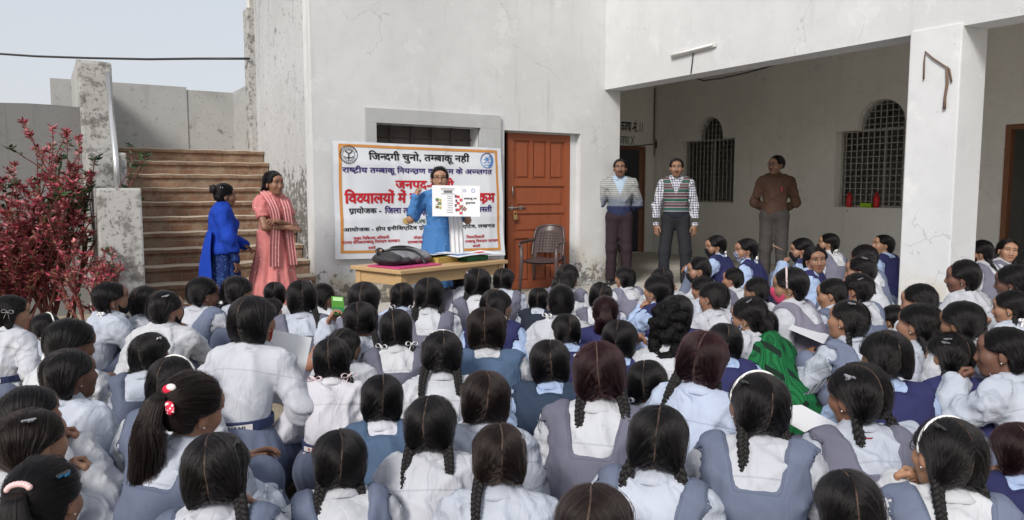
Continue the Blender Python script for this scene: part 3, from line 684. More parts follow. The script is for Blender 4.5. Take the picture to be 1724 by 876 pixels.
def hair_mat(name, pole, part=True, axis='x'):
    t = NT(name); oi = t.n('ObjectInfo'); x, y, z = t.sep(t.coord())[:3]; rnd = oi.outputs['Random']
    if axis == 'x': phi = t.math('ARCTAN2', t.math('SUBTRACT', z, pole[1]), t.math('SUBTRACT', y, pole[0])); other = x
    elif axis == 'y': phi = t.math('ARCTAN2', t.math('SUBTRACT', z, pole[1]), x); other = y
    else: phi = t.math('ADD', t.math('MULTIPLY', x, 9.0), t.math('MULTIPLY', y, 7.0)); other = z
    vec = t.comb(t.math('MULTIPLY', phi, 26.0), t.math('ADD', t.math('MULTIPLY', other, 9.0), t.math('MULTIPLY', rnd, 20.0)), t.math('MULTIPLY', rnd, 9.0))
    vec2 = t.comb(t.math('MULTIPLY', phi, 7.0), t.math('MULTIPLY', other, 7.0), t.math('MULTIPLY', rnd, 13.0))
    s1 = t.noise(vec, 1.0, 5, .72); s2 = t.noise(vec2, 1.0, 3)
    c = t.mix(t.ramp(s1, .35, .75), t.mix(1.0, oi.outputs['Color'], (.6, .6, .63), 'MULTIPLY'), t.mix(1.0, oi.outputs['Color'], (1.6, 1.5, 1.45), 'MULTIPLY'))
    h = t.math('ADD', t.math('MULTIPLY', s1, 1.0), t.math('MULTIPLY', s2, .9))
    if part:
        px = t.math('ABSOLUTE', t.math('SUBTRACT', x, t.sep(t.n('Attribute', attribute_name='tint').outputs['Color'])[0]))
        pm = t.math('MULTIPLY', t.math('MULTIPLY', t.ramp(px, .0032, .0016), t.ramp(z, -.07, -.03)), t.ramp(t.noise(t.comb(t.math('MULTIPLY', phi, 2.2), t.math('MULTIPLY', rnd, 31.0), 0.0), 1.0, 2), .36, .56))
        c = t.mix(t.math('MULTIPLY', pm, .75), c, (.12, .080, .062))
        h = t.math('SUBTRACT', h, t.math('MULTIPLY', t.ramp(px, .012, 0), 1.2))
    t.bump(h, .16, .003)
    return t.fin(c, .62, .12)
M_SKIN = skin_mat(); M_CLOTH = cloth_mat('cotton_uniform_cloth'); M_KNIT = cloth_mat('smooth_pinafore_cloth', 300, .16)
M_HAIR = hair_mat('parted_black_hair', (-.03, -.05)); M_HAIRP = hair_mat('pulled_back_hair', (0, .02), False, 'y'); M_HAIRL = hair_mat('loose_hair', (0, 0), False, 'z')
M_BRAID = plain('plaited_hair', (.012, .0105, .011), .48, .3, .5, 160, .5); M_RIB = plain('white_ribbon', (.78, .78, .80), .6, .3, .06, 60, .1); M_RIBP = plain('pink_white_ribbon', (.72, .58, .62), .6, .3, .06, 60, .1)
M_CLIP = plain('hair_clip_metal', (.35, .35, .38), .3, .6, .2, 40, 0, .6); M_BLACK = plain('black_plastic', (.015, .015, .017), .35, .5, .2)
M_BELT = plain('navy_elastic_belt', (.035, .045, .11), .7, .2, .2, 90, .2); M_WBAND = plain('white_printed_band', (.72, .70, .70), .6, .2, .05, 90, 0); M_BTXT = plain('red_print', (.45, .06, .06), .6); M_BTXK = plain('dark_print', (.05, .05, .08), .6)

# ---- head
def head_geo(h=.0055, male=False, seed=0):
    r = np.random.default_rng(seed + 50); f = Fld((-.1, -.125, -.15), (.1, .13, .13), h); j = lambda a: r.uniform(-a, a)
    f.ell((0, -.012, .020), (.071, .090, .084), 0)
    f.ell((0, .030, -.058), (.054 + (.005 if male else 0) + j(.003), .052, .060), .035); f.ell((0, .056, -.092), (.026 + (.006 if male else 0), .022, .020), .03)
    f.ell((0, .062, .030), (.056, .026, .034), .03)                                # brow and forehead
    for sx in (-1, 1):
        f.ell((.040 * sx, .052, -.030), (.024, .026, .024), .03)                   # cheek
        f.cut(f.dell((.031 * sx, .092, .002), (.018, .016, .011))) if False else None
        d = f.dell((.031 * sx, .090, .001), (.019, .016, .012)); kk = .014; hh = np.clip(.5 - .5 * (f.F + d) / kk, 0, 1); f.F = f.F * (1 - hh) - d * hh + kk * hh * (1 - hh)
        f.ell((.031 * sx, .072, .0125), (.021, .013, .006), .008)                  # upper lid fold
        e = f.dell((.074 * sx, -.012, -.018), (.010, .019, .031), 0, -.35 * sx); f.un(e, .008)
        f.ell((.013 * sx, .088, -.040), (.0095, .010, .0075), .010)                 # nostril wing
    f.cone((0, .078, .006), (0, .0935 + j(.003), -.033), .0085, .0118, .016)
    f.ell((0, .078, -.060), (.024, .012, .010), .012); f.ell((0, .0850, -.0595), (.021, .0085, .0052), .005); f.ell((0, .0835, -.0705), (.018, .0085, .0062), .005)
    V, Q = f.mesh(); C = np.tile([1., 1, 1, 1], (len(V), 1)); x, y, z = np.abs(V[:, 0]), V[:, 1], V[:, 2]
    lip = np.exp(-((x / .021) ** 4)) * np.exp(-(((z + .065) / .0095) ** 4)) * (y > .07); C[:, :3] *= 1 + lip[:, None] * (np.array([.98, .66, .68]) - 1)
    seam = np.exp(-((x / .02) ** 4)) * np.exp(-(((z + .065) / .0022) ** 2)) * (y > .07); C[:, :3] *= 1 - .6 * seam[:, None]
    bz_ = .021 + .004 * np.cos((x - .03) * 60) - np.clip(x - .042, 0, 1) * .35
    brow = np.exp(-(((x - .032) / .022) ** 4)) * np.exp(-(((z - bz_) / .0042) ** 2)) * (y > .03); C[:, :3] *= 1 - .88 * np.clip(brow * 1.3, 0, 1)[:, None]
    lash = np.exp(-(((x - .031) / .017) ** 4)) * np.exp(-(((z - .0085) / .0030) ** 2)) * (y > .055); C[:, :3] *= 1 - .75 * lash[:, None]
    nos = np.exp(-(((x - .008) / .005) ** 2)) * np.exp(-(((z + .047) / .004) ** 2)) * (y > .08); C[:, :3] *= 1 - .5 * nos[:, None]
    if male:
        mo = np.exp(-((x / .029) ** 4)) * np.exp(-(((z + .0515) / .0055) ** 2)) * (y > .07); C[:, :3] *= 1 - .85 * np.clip(mo * 1.3, 0, 1)[:, None]
        st = np.clip((-.035 - z) / .03, 0, 1) * (y > .0); C[:, :3] *= 1 - .22 * st[:, None]
    g = Geo(V, Q, C)
    for sx in (-1, 1):
        nu, nv, rr = 12, 9, .0118; V, Q, C = [], [], []
        for jv in range(nv + 1):
            for i in range(nu):
                th, ph = math.pi * jv / nv, 2 * math.pi * i / nu; V.append((.031 * sx + rr * math.sin(th) * math.cos(ph), .0655 + rr * math.cos(th), .0005 + rr * math.sin(th) * math.sin(ph)))
                C.append((.012, .008, .006, 0) if th < .62 else (.55, .53, .50, 0))
        for jv in range(nv):
            for i in range(nu): Q.append((jv * nu + i, jv * nu + (i + 1) % nu, (jv + 1) * nu + (i + 1) % nu, (jv + 1) * nu + i))
        g = g.plus(Geo(V, Q, np.array(C)))
    return g

def hand_geo(style='relax', h=.0046):
    """wrist at origin, fingers along +Y, palm towards -Z, thumb on the +X side (a left hand seen from its back)"""
    f = Fld((-.065, -.03, -.10), (.085, .2, .05), h)
    f.cone((0, -.02, 0), (0, .02, 0), .026, .027, 0); f.ell((.002, .050, -.004), (.041, .046, .016), .03)
    curl = {'relax': (.25, .45, .4), 'flat': (.06, .1, .08), 'fist': (1.15, 1.5, 1.0), 'hold': (.5, .8, .6)}[style]
    for i, (bx, L, sp) in enumerate(((.029, .070, .10), (.010, .078, .03), (-.010, .073, -.04), (-.028, .058, -.12))):
        p = np.array([bx, .088 - abs(bx - .008) * .25, -.004]); a = 0.0; d0 = np.array([math.sin(sp), math.cos(sp)])
        for sgm, (fr, cr) in enumerate(zip((.45, .31, .24), curl)):
            a += cr * (1 + .08 * i); q = p + L * fr * np.array([d0[0] * math.cos(a), d0[1] * math.cos(a), -math.sin(a)])
            f.cone(p, q, .0092 - .0012 * sgm, .0084 - .0012 * sgm, .004); p = q
    t0 = np.array([.030, .022, -.010]); t1 = np.array([.052, .050, -.022]); t2 = np.array([.056, .078, -.030]) if style != 'fist' else np.array([.040, .080, -.040]); t3 = np.array([.054, .100, -.036]) if style != 'fist' else np.array([.014, .088, -.046])
    f.cone(t0, t1, .014, .0115, .012); f.cone(t1, t2, .0110, .0098, .004); f.cone(t2, t3, .0096, .0080, .004)
    return Geo(*f.mesh())

HEADS = [head_geo(seed=i) for i in range(3)]; HEAD_M = [head_geo(male=True, seed=i + 9) for i in range(3)]
HANDS = {k: hand_geo(k) for k in ('relax', 'flat', 'fist', 'hold')}

# ---- hair (head-local coordinates, face towards +Y)
def hair_field(h=.0058, seed=0, kind='parted'):
    r = np.random.default_rng(seed); f = Fld((-.14, -.16, -.2), (.14, .12, .15), h)
    sp = .012 if kind == 'parted' else .004; ex = r.uniform(-.002, .003)
    for sx in (-1, 1): f.ell((sp * sx, -.018, .018), (.0770 + ex, .0985 + ex * 2, .0890 + r.uniform(-.003, .003)), .010)
    if kind in ('parted', 'pony', 'bun'): f.ell((0, -.055, -.040), (.066, .046, .052), .04)
    if kind == 'parted':
        for sx in (-1, 1): f.ell((.052 * sx, -.050, -.036), (.030, .036, .042), .03); f.cone((.058 * sx, -.048, -.03), (.066 * sx, -.058, -.080), .021, .014, .025); f.ell((.070 * sx, .0, .022), (.016, .04, .03), .02)
    if kind == 'bob':
        for sx in (-1, 1): f.cone((.062 * sx, -.03, .0), (.066 * sx, -.025, -.125), .032, .020, .03)
        f.cone((0, -.07, 0), (0, -.065, -.13), .055, .04, .04)
    if kind == 'curly':
        for _ in range(46):
            a, b = r.uniform(0, 6.28), r.uniform(-.6, 1.5); p = (.082 * math.cos(a) * math.cos(b), -.02 + .1 * math.sin(a) * math.cos(b), .02 + .098 * math.sin(b))
            if p[1] < .06: f.ell(p, (.026, .026, .022), .012)
        for _ in range(26):
            a = r.uniform(3.3, 6.1); z = r.uniform(-.15, -.02); f.ell((.084 * math.cos(a), -.02 + .085 * math.sin(a), z), (.028, .026, .026), .015)
    sm = np.clip((f.Z + .016) / .034, 0, 1); sm = sm * sm * (3 - 2 * sm)
    top = {'parted': .038, 'pony': .034, 'bob': .046, 'curly': .052, 'short': .030}.get(kind, .036) + .5 * f.Z
    bot = {'bob': .0, 'curly': .005}.get(kind, -.030) + .15 * f.Z
    line = bot + (top - bot) * sm - .007 * np.cos(f.X * 55) + .003 * np.sin(f.X * 140 + seed) + .002 * np.sin(f.Z * 210)
    f.F = np.maximum(f.F, (f.Y - line) * .85)
    low = {'parted': -.096, 'pony': -.084, 'bob': -.15, 'curly': -.17, 'short': -.062, 'bun': -.082}.get(kind, -.09)
    f.F = np.maximum(f.F, low + .026 * np.cos(np.clip(f.X * 20, -1.57, 1.57)) + .004 * np.sin(f.X * 150 + seed) - f.Z)
    f.F = f.F + f.folds(.0007 if kind != 'curly' else .0035, seed, (.012, .03) if kind != 'curly' else (.018, .035), .4, 4)
    g = Geo(*f.mesh())
    if kind == 'parted':
        b0, a1, a2, p1, p2 = r.uniform(-.011, .011), r.uniform(.001, .0045), r.uniform(.0006, .0018), r.uniform(0, 6), r.uniform(0, 6)
        f.shift = lambda ph: b0 + a1 * np.sin(ph * 2 + p1) + a2 * np.sin(ph * 6 + p2)
        g.C = g.C.copy(); g.C[:, 0] = f.shift(np.mod(np.arctan2(g.V[:, 2] + .01, g.V[:, 1] + .028) + 1.8, 2 * math.pi) - 1.8)
    g.field = f
    return g
def strands(f, kind, K, seed):
    """combed hair strands lying on the cap: positions (K, n, 3) and radii (K, n)"""
    r = np.random.default_rng(seed); n = 12; t = np.linspace(0, 1, n)[None, :]; U = lambda a, b: r.uniform(a, b, (K, 1)); lo, F, h = f.lo, f.F, f.h
    if kind in ('parted', 'bob', 'short'):
        side = np.where(r.random((K, 1)) < .5, -1.0, 1.0); ph = U(-1.6, 4.3) if kind != 'short' else U(-1.2, 4.2); c = np.array([0, -.028, -.01])
        t0 = np.where(r.random((K, 1)) < .45, U(0, .5), 0.0); t1 = t0 + (1 - t0) * U(.7, 1); tt = (t0 + (t1 - t0) * t) * .95
        pole = np.array([.066, -.046, -.068] if kind == 'parted' else [.05, -.03, -.10]); pole = pole / np.linalg.norm(pole)
        gap = .024 if kind == 'parted' else 0.0; sh = f.shift(ph) / .1 if kind == 'parted' else 0.0; d0 = np.stack([(sh + side * (gap + np.abs(U(0, .012)))) * np.ones_like(tt), np.cos(ph) * np.ones_like(tt), np.sin(ph) * np.ones_like(tt)], 2); d0 /= np.linalg.norm(d0, axis=2, keepdims=True)
        pl = np.stack([side * pole[0] * np.ones_like(tt), pole[1] * np.ones_like(tt), pole[2] * np.ones_like(tt)], 2); om = np.arccos(np.clip((d0 * pl).sum(2), -.98, .98))
        d = (np.sin((1 - tt) * om) / np.sin(om))[..., None] * d0 + (np.sin(tt * om) / np.sin(om))[..., None] * pl
        d = d + .02 * np.stack([0 * tt, np.sin(tt * 4 + U(0, 6)), np.cos(tt * 4 + U(0, 6))], 2) * U(0, 1)[..., None] * np.sin(np.pi * tt)[..., None]; d /= np.linalg.norm(d, axis=2, keepdims=True)
    else:
        an = U(-.5, math.pi + .5); c = np.array([0, -.02, .015]); be = np.radians(64 - 142 * t * U(.85, 1)) + .02 * np.sin(t * 5 + U(0, 6)); an2 = an + .06 * np.sin(t * 4 + U(0, 6))
        d = np.stack([np.cos(an2) * np.cos(be), np.sin(be), np.sin(an2) * np.cos(be)], 2)
    q = np.full(d.shape[:2], .15); hit = np.zeros(d.shape[:2], bool)
    for _ in range(95):
        p = c + d * q[..., None]; i = np.clip(np.round((p - lo) / h).astype(int), 0, np.array(F.shape) - 1); ins = F[i[..., 0], i[..., 1], i[..., 2]] < 0
        hit |= ins; q = np.where(hit, q, q - .0013)
    q = (np.pad(q, ((0, 0), (1, 1)), 'edge')[:, :-2] + q * 2 + np.pad(q, ((0, 0), (1, 1)), 'edge')[:, 2:]) / 4
    lift = np.where(r.random((K, 1)) < .035, U(.003, .011), U(.0002, .0018)); P = c + d * (q + .001 + lift * np.sin(np.pi * (.12 + .8 * t)))[..., None] + r.normal(0, .0006, (K, 1, 3))
    ok = hit.mean(1) > .55; rad = .00042 * (.5 + np.minimum(1, 3 * (1 - t))) * np.ones((K, 1))
    dead = ~hit; rad = np.where(dead, .00005, rad); return P[ok], rad[ok]
def curves_data(name, P, rad, m):
    c = bpy.data.hair_curves.new(name); K, n = P.shape[:2]; c.add_curves([n] * K); c.attributes['position'].data.foreach_set('vector', P.astype(np.float32).ravel())
    a = c.attributes.get('radius') or c.attributes.new('radius', 'FLOAT', 'POINT'); a.data.foreach_set('value', rad.astype(np.float32).ravel()); c.materials.append(m); return c
def strand_mat(name):
    t = NT(name); oi = t.n('ObjectInfo'); hi = t.n('HairInfo'); hb = t.n('BsdfHairPrincipled'); hb.parametrization = 'COLOR'
    c = t.mix(hi.outputs['Random'], t.mix(1.0, oi.outputs['Color'], (.8, .8, .8), 'MULTIPLY'), t.mix(1.0, oi.outputs['Color'], (1.5, 1.35, 1.3), 'MULTIPLY')); t.put(hb.inputs['Color'], c); hb.inputs['Roughness'].default_value = .26; hb.inputs['Radial Roughness'].default_value = .40; hb.inputs['IOR'].default_value = 1.32
    t.t.links.new(hb.outputs[0], t.t.nodes['Material Output'].inputs[0]); return t.m
M_STR = strand_mat('hair_strands')
HAIR = {}
for i in range(6): HAIR['parted%d' % i] = hair_field(seed=i + 1)
HAIR['pony'] = hair_field(seed=7, kind='pony'); HAIR['bob'] = hair_field(seed=9, kind='bob'); HAIR['curly'] = hair_field(seed=11, kind='curly')
HAIR['short'] = hair_field(seed=12, kind='short'); HAIR['bun'] = hair_field(seed=13, kind='bun')
STRANDS = {}
for i, (k, g) in enumerate(HAIR.items()):
    if k != 'curly': STRANDS[k] = curves_data('strands', *strands(g.field, k.rstrip('0123456789'), 5200, i), M_STR)
HAIR_ME = {k: g.to('hair', M_HAIR if 'parted' in k else (M_HAIRP if k in ('pony', 'bun') else M_HAIRL)) for k, g in HAIR.items()}

def smooth_path(pts, n):
    pts = [Vector(p) for p in pts]; P = [pts[0]] + pts + [pts[-1]]; out = []
    for i in range(n + 1):
        t = i / n * (len(pts) - 1); k = min(int(t), len(pts) - 2); f = t - k; a, b, c, d = P[k], P[k + 1], P[k + 2], P[k + 3]
        out.append(.5 * ((2 * b) + (c - a) * f + (2 * a - 5 * b + 4 * c - d) * f * f + (3 * b - a - 3 * c + d) * f ** 3))
    return out
def braid_mb(pts, w=.0125, pitch=.05, tuft=True):
    n = 44; P = smooth_path(pts, n); mb = MB(); L = sum((P[i + 1] - P[i]).length for i in range(n)); turns = L / pitch
    for j in range(3):
        q = []; rr = []
        for i, p in enumerate(P):
            tg = (P[min(i + 1, n)] - P[max(i - 1, 0)]).normalized(); side = tg.cross(Vector((0, 1, 0)));
            side = side.normalized() if side.length > .2 else Vector((1, 0, 0)); nr = tg.cross(side); th = 2 * math.pi * (turns * i / n + j / 3); ww = w * (1.1 - .45 * i / n)
            q.append(p + side * ww * math.sin(th) + nr * ww * .6 * math.sin(2 * th)); rr.append(ww * .74)
        mb.tube(q, rr, 6)
    if tuft:
        e = P[-1]; d = (P[-1] - P[-4]).normalized(); mb.tube([e, e + d * .02, e + d * .045, e + d * .06], [w * .55, w * .7, w * .5, w * .1], 7)
    return mb
def bow_mb(s=.03):
    mb = MB()
    for sx in (-1, 1):
        pts = [(0, 0, 0), (.5 * s * sx, .1 * s, .45 * s), (1.1 * s * sx, .05 * s, .35 * s), (1.15 * s * sx, 0, -.1 * s), (.6 * s * sx, -.05 * s, -.2 * s), (0, 0, 0)]
        mb.tube(smooth_path(pts, 14), s * .34, 4, flat=.12, up=Vector((0, 1, 0)))
        pts = [(0, 0, 0), (.3 * s * sx, .1 * s, -.6 * s), (.55 * s * sx, .05 * s, -1.5 * s)]; mb.tube(smooth_path(pts, 8), s * .30, 4, flat=.12, up=Vector((0, 1, 0)))
    mb.ball((0, .003, 0), (s * .22, s * .18, s * .22), 8, 6); return mb
BR = {}
for sx, nm in ((-1, 'l'), (1, 'r')):
    BR['back' + nm] = braid_mb([(.066 * sx, -.055, -.062), (.078 * sx, -.088, -.115), (.082 * sx, -.118, -.175), (.080 * sx, -.135, -.25)])
    BR['long' + nm] = braid_mb([(.066 * sx, -.055, -.062), (.078 * sx, -.088, -.115), (.082 * sx, -.125, -.20), (.078 * sx, -.150, -.33)], .014)
    BR['front' + nm] = braid_mb([(.068 * sx, -.035, -.062), (.086 * sx, -.03, -.12), (.092 * sx, .0, -.18), (.090 * sx, .025, -.27)])
    BR['loop' + nm] = braid_mb([(.066 * sx, -.05, -.06), (.088 * sx, -.07, -.11), (.092 * sx, -.085, -.165), (.082 * sx, -.085, -.185), (.074 * sx, -.075, -.14), (.074 * sx, -.065, -.09)], .0115, tuft=False)
BR_ME = {k: m.mesh('braid', M_BRAID) for k, m in BR.items()}
BOW_ME = {'w': bow_mb().mesh('ribbon', M_RIB), 'p': bow_mb(.034).mesh('ribbon', M_RIBP)}
def hairband_me(m):
    mb = MB(); pts = []
    for k in range(25):
        a = math.pi * (k / 24 * 1.16 - .08); pts.append((.0915 * math.cos(a), .006 - .004 * math.sin(a), .020 + .0930 * math.sin(a)))
    mb.tube(pts, .0042, 6, flat=1.6); return mb.mesh('hairband', m)
M_BANDW = plain('white_plastic_band', (.8, .8, .8), .35, .5, .03); M_BANDP = plain('pale_pink_band', (.62, .50, .50), .4, .5, .05)
BAND_ME = {'w': hairband_me(M_BANDW), 'p': hairband_me(M_BANDP)}
def clip_me(m, s=1.0):
    mb = MB(); mb.box((-.022 * s, -.003, -.004), (.022 * s, .003, .004), bev=.0015); mb.box((-.006 * s, -.004, -.010), (.012 * s, .004, -.004), bev=.0015); return mb.mesh('hair_clip', m)
CLIP_ME = {'m': clip_me(M_CLIP), 'k': clip_me(M_BLACK, 1.2), 'b': clip_me(plain('blue_clip', (.02, .25, .55), .3, .5), 1.1)}
def tail_geo(seed=0, L=.36):
    """pony tail hanging from the back of the crown"""
    r = random.Random(seed); mb = MB()
    for k in range(60):
        a = r.uniform(0, 6.28); q = r.uniform(.0, .7) ** .5; ox, oy = math.cos(a) * q, math.sin(a) * q; l = L * r.uniform(.62, .95)
        pts = [(ox * .012, -.088, .042 + oy * .012), (ox * .024, -.128 + oy * .016, .035), (ox * .042, -.142 + oy * .028, -.05 * l / .3), (ox * .054, -.132 + oy * .034, -.36 * l), (ox * .052, -.120 + oy * .032, -.62 * l), (ox * .044 , -.108 + oy * .03, .03 - l)]
        mb.tube(smooth_path(pts, 14), [x * .6 for x in (.006, .009, .0105, .011, .0115, .0115, .012, .0115, .011, .010, .010, .009, .0075, .005, .001)], 5)
    R2 = np.random.default_rng(seed); PP = []
    for k in range(2600):
        a = R2.uniform(0, 6.28); q = R2.uniform(.3, 1.08) ** .5; ox, oy = math.cos(a) * q, math.sin(a) * q; l = L * R2.uniform(.5, 1.1); w = R2.normal(0, .007, 3)
        pts = [(ox * .013, -.086, .042 + oy * .013), (ox * .026, -.128 + oy * .018, .036), (ox * .045, -.142 + oy * .031, -.05 * l / .3), (ox * .058 + w[0], -.132 + oy * .037, -.36 * l), (ox * .056 + w[1], -.120 + oy * .035, -.62 * l), (ox * .046 + w[2] * 2, -.108 + oy * .033, .03 - l)]
        PP.append([tuple(v) for v in smooth_path(pts, 13)])
    PP = np.array(PP); TAILS[L] = curves_data('strands', PP, np.full(PP.shape[:2], .00055), M_STR)
    return mb.mesh('ponytail', M_BRAIDB)
M_BRAIDB = plain('brown_black_tail', (.014, .010, .009), .6, .15, .6, 150, .5); TAILS = {}
TAIL_ME = {'long': tail_geo(1), 'short': tail_geo(3, .2)}
def mask_geo(i=0):
    f = Fld((-.1, -.05, -.15), (.1, .13, .06), .0055); g = Fld((-.1, -.05, -.15), (.1, .13, .06), .0055)
    f.ell((0, .030, -.055), (.060, .056, .063), 0); f.ell((0, .056, -.092), (.032, .028, .026), .03); f.ell((0, .085, -.035), (.024, .026, .035), .035); f.ell((0, -.005, -.02), (.071, .075, .06), .03)
    top = f.Z + .022 - .016 * np.exp(-(f.X / .02) ** 2) + .0 * f.Y; f.F = np.maximum(f.F, top); f.F = np.maximum(f.F, .022 + np.abs(f.Z + .06) * .25 - f.Y); return Geo(*f.mesh())
def chk(t, v, base):
    c = t.n('TexChecker'); t.put(c.inputs['Vector'], v); c.inputs['Scale'].default_value = 62; return t.mix(c.outputs['Fac'], base, (.30, .31, .40))
M_MASK = cloth_mat('mask_cloth', 500, .12); M_MASKC = cloth_mat('checked_mask_cloth', 500, .12, chk)
MASK_G = mask_geo(); MASK_ME = {'s': MASK_G.to('face_mask', M_MASK), 'c': MASK_G.to('face_mask', M_MASKC)}
def glasses_mb():
    mb = MB()
    for sx in (-1, 1):
        mb.tube([(.032 * sx + .022 * math.cos(a), .100 - .008 * abs(math.cos(a)), -.002 + .018 * math.sin(a)) for a in np.linspace(0, 6.283, 20)[:-1]], .0016, 5, closed=True)
        mb.tube([(.054 * sx, .094, .004), (.074 * sx, .06, .004), (.079 * sx, -.005, -.002)], .0015, 5)
    mb.tube([(-.011, .100, .002), (0, .104, .005), (.011, .100, .002)], .0015, 5); return mb
GLASS_ME = glasses_mb().mesh('spectacles', M_BLACK)

# ---- seated bodies
class Pose: pass
def collar_geo(N, a, wide=1.0):
    vs, qs = [], []; n = 30; prof = [(.055, -.025), (.053, .026), (.056, .035), (.061, .034), (.076, .008), (.084, -.006), (.078, -.014)]
    ca, sa = math.cos(a), math.sin(a)
    for i in range(n + 1):
        th = R(-250 + 320 * i / n) ; front = max(0, math.sin(th))
        for rr, z in prof:
            rr2 = rr * (1 + .06 * front) * wide; x, y = rr2 * math.cos(th), rr2 * math.sin(th) * .98; z2 = z - .022 * front
            vs.append((N[0] + x, N[1] + y * ca + z2 * sa, N[2] + z2 * ca - y * sa))
    m = len(prof)
    for i in range(n):
        for k in range(m - 1): qs.append((i * m + k, (i + 1) * m + k, (i + 1) * m + k + 1, i * m + k + 1))
    return Geo(vs, qs)
def seated(a1, a2, a3, arms, legs='cross', seed=0, dz=0.0, short=False, hands=('relax', 'relax'), h=.0115):
    p = Pose(); a1, a2, a3 = R(a1), R(a2), R(a3); dirv = lambda a: np.array([0, math.sin(a), math.cos(a)])
    P0 = np.array([0, 0, .105 + dz]); C = P0 + .215 * dirv(a1); S = C + .155 * dirv(a2); N = S + .035 * dirv(a2); p.N = N; p.a2 = a2
    p.head = N + .105 * dirv(a3) + np.array([0, .022, .022]); p.crown = p.head[2] + .116; p.S = S
    lo, hi = (-.42, -.24, 0), (.42, .66, .80 + dz)
    f = Fld(lo, hi, h)
    f.ell(P0, (.150, .122, .115), 0); f.ell(P0 + .10 * dirv(a1), (.122, .100, .12), .05, a1); f.ell(C + .0 * dirv(a1), (.138, .104, .15), .05, (a1 + a2) / 2); f.ell(S - .045 * dirv(a2), (.150, .082, .085), .05, a2)
    f.cone(S + np.array([-.115, 0, -.012]), S + np.array([.115, 0, -.012]), .050, .050, .05); f.cone(N, S + np.array([.10, -.005, -.005]), .045, .045, .03); f.cone(N, S + np.array([-.10, -.005, -.005]), .045, .045, .03)
    torso = f.F.copy(); armd = None; J = []; exc = None
    for sx, (el, wr) in zip((-1, 1), arms):
        j = S + np.array([.150 * sx, .005, -.030]); el, wr = np.array(el, float), np.array(wr, float)
        u = el - j; el = j + u / np.linalg.norm(u) * min(max(np.linalg.norm(u), .20), .26); w = wr - el; wr = el + w / np.linalg.norm(w) * min(max(np.linalg.norm(w), .17), .235)
        d = f.dcone(j, el, .056, .049); d2 = f.dcone(el, wr, .047, .036); hh = np.clip(.5 + .5 * (d - d2) / .03, 0, 1); d = d * (1 - hh) + d2 * hh - .03 * hh * (1 - hh)
        armd = d if armd is None else np.minimum(armd, d); J.append((j, el, wr))
        ex = f.dcone(j + np.array([.014 * sx, 0, -.004]), el + np.array([.01 * sx, 0, 0]), .069, .074); exc = np.minimum(ex, f.dcone(el, wr, .075, .062)) if exc is None else np.minimum(exc, np.minimum(ex, f.dcone(el, wr, .075, .062)))
    seam = np.minimum(*[f.dcone(j + np.array([.012 * sx, 0, 0]), j + (el - j) * .5, .068, .068) for sx, (j, el, wr) in zip((-1, 1), J)])
    p.J = J
    f.un(armd, .035); full = f.F.copy()
    fold = creases(f, .0125, seed, 9) + f.folds(.0022, seed, (.10, .22), .5, 5); near = np.clip(1 - np.abs(armd) / .03, 0, 1)
    fold2 = creases(f, .0115, seed + 30, 7, (.06, .10), 1.2, .34) * near
    shirt = full + fold * .8 + fold2
    lowz = P0[2] + .0; 
    if short:
        for (j, el, wr) in J:
            dd = (el - j) / np.linalg.norm(el - j); m = j + (el - j) * .62; pl = (f.X - m[0]) * dd[0] + (f.Y - m[1]) * dd[1] + (f.Z - m[2]) * dd[2]
            near_arm = np.minimum(f.dcone(m, el, .09, .09), f.dcone(el, wr, .09, .09)); shirt = np.maximum(shirt, np.where(near_arm < .02, np.minimum(pl, -near_arm + .02), -1))
    f.F = np.maximum(shirt, P0[2] - .02 - f.Z); p.full = (f, np.maximum(full + fold * .8, -1))
    shirt_f = f.F.copy(); g = Geo(*f.mesh()); rel = np.array([0, math.sin(a2), math.cos(a2)]); g.C[:, 1] = (g.V - S) @ rel; g.C[:, 2] = sample(seam, f.lo, f.h, g.V); g = g.plus(collar_geo(N, a2))
    for (j, el, wr) in J:                                                # cuff band
        if not short:
            dd = Vector(wr - el).normalized(); mb = MB(); w0 = Vector(wr); mb.tube([w0 - dd * .028, w0 - dd * .03, w0 + dd * .010, w0 + dd * .010, w0 + dd * .004], [.034, .0375, .0375, .030, .028], 14, cap=False); g = g.plus(from_mb(mb))
    p.shirt = g
    # inner body (kept inside the clothes, arms bare when the sleeves are short)
    f.F = full + .0135; f.cone(N - np.array([0, .0, .02]), p.head + np.array([0, -.018, -.03]), .050, .046, .02); p.inner = Geo(*Fldview(f, 2 if not short else 1).mesh())
    # pinafore variants
    rel = np.array([0, math.sin(a2), math.cos(a2)]); up = (f.X - S[0]) * rel[0] + (f.Y - S[1]) * rel[1] + (f.Z - S[2]) * rel[2]
    def bodice(top):
        F = full + fold * .55 + fold2 * .7 - .0145
        if top == 'yoke': w = .060 + .20 * (up + .11); yk = np.maximum(np.abs(f.X) - w, -.112 - up)
        elif top == 'wide': w = .078 + .14 * (up + .08); yk = np.maximum(np.abs(f.X) - w, -.085 - up)
        else: w = .050 + .0 * up; yk = np.maximum(np.abs(f.X) - .060, .010 - up - 3 * f.X ** 2); yk = np.minimum(yk, np.where(f.Y > S[1] + .03, np.abs(f.X) - .06 - .55 * (up + .09), 1))
        sx_ = lambda a, b, k=.016: -(-a * (hh := np.clip(.5 + .5 * (a - b) / k, 0, 1)) - b * (1 - hh) - k * hh * (1 - hh)); F = sx_(F, -yk * .9); F = sx_(F, -exc); F = np.maximum(F, P0[2] - .03 - f.Z); f.F = F; g = Geo(*f.mesh()).smooth(4); g.C[:, 2] = sample(exc, f.lo, f.h, g.V) - .013; g.C[:, 1] = sample(np.asarray(yk, np.float32), f.lo, f.h, g.V) - .013 - .078; return g
    p.bod = {k: bodice(k) for k in ('yoke', 'wide', 'vest')}
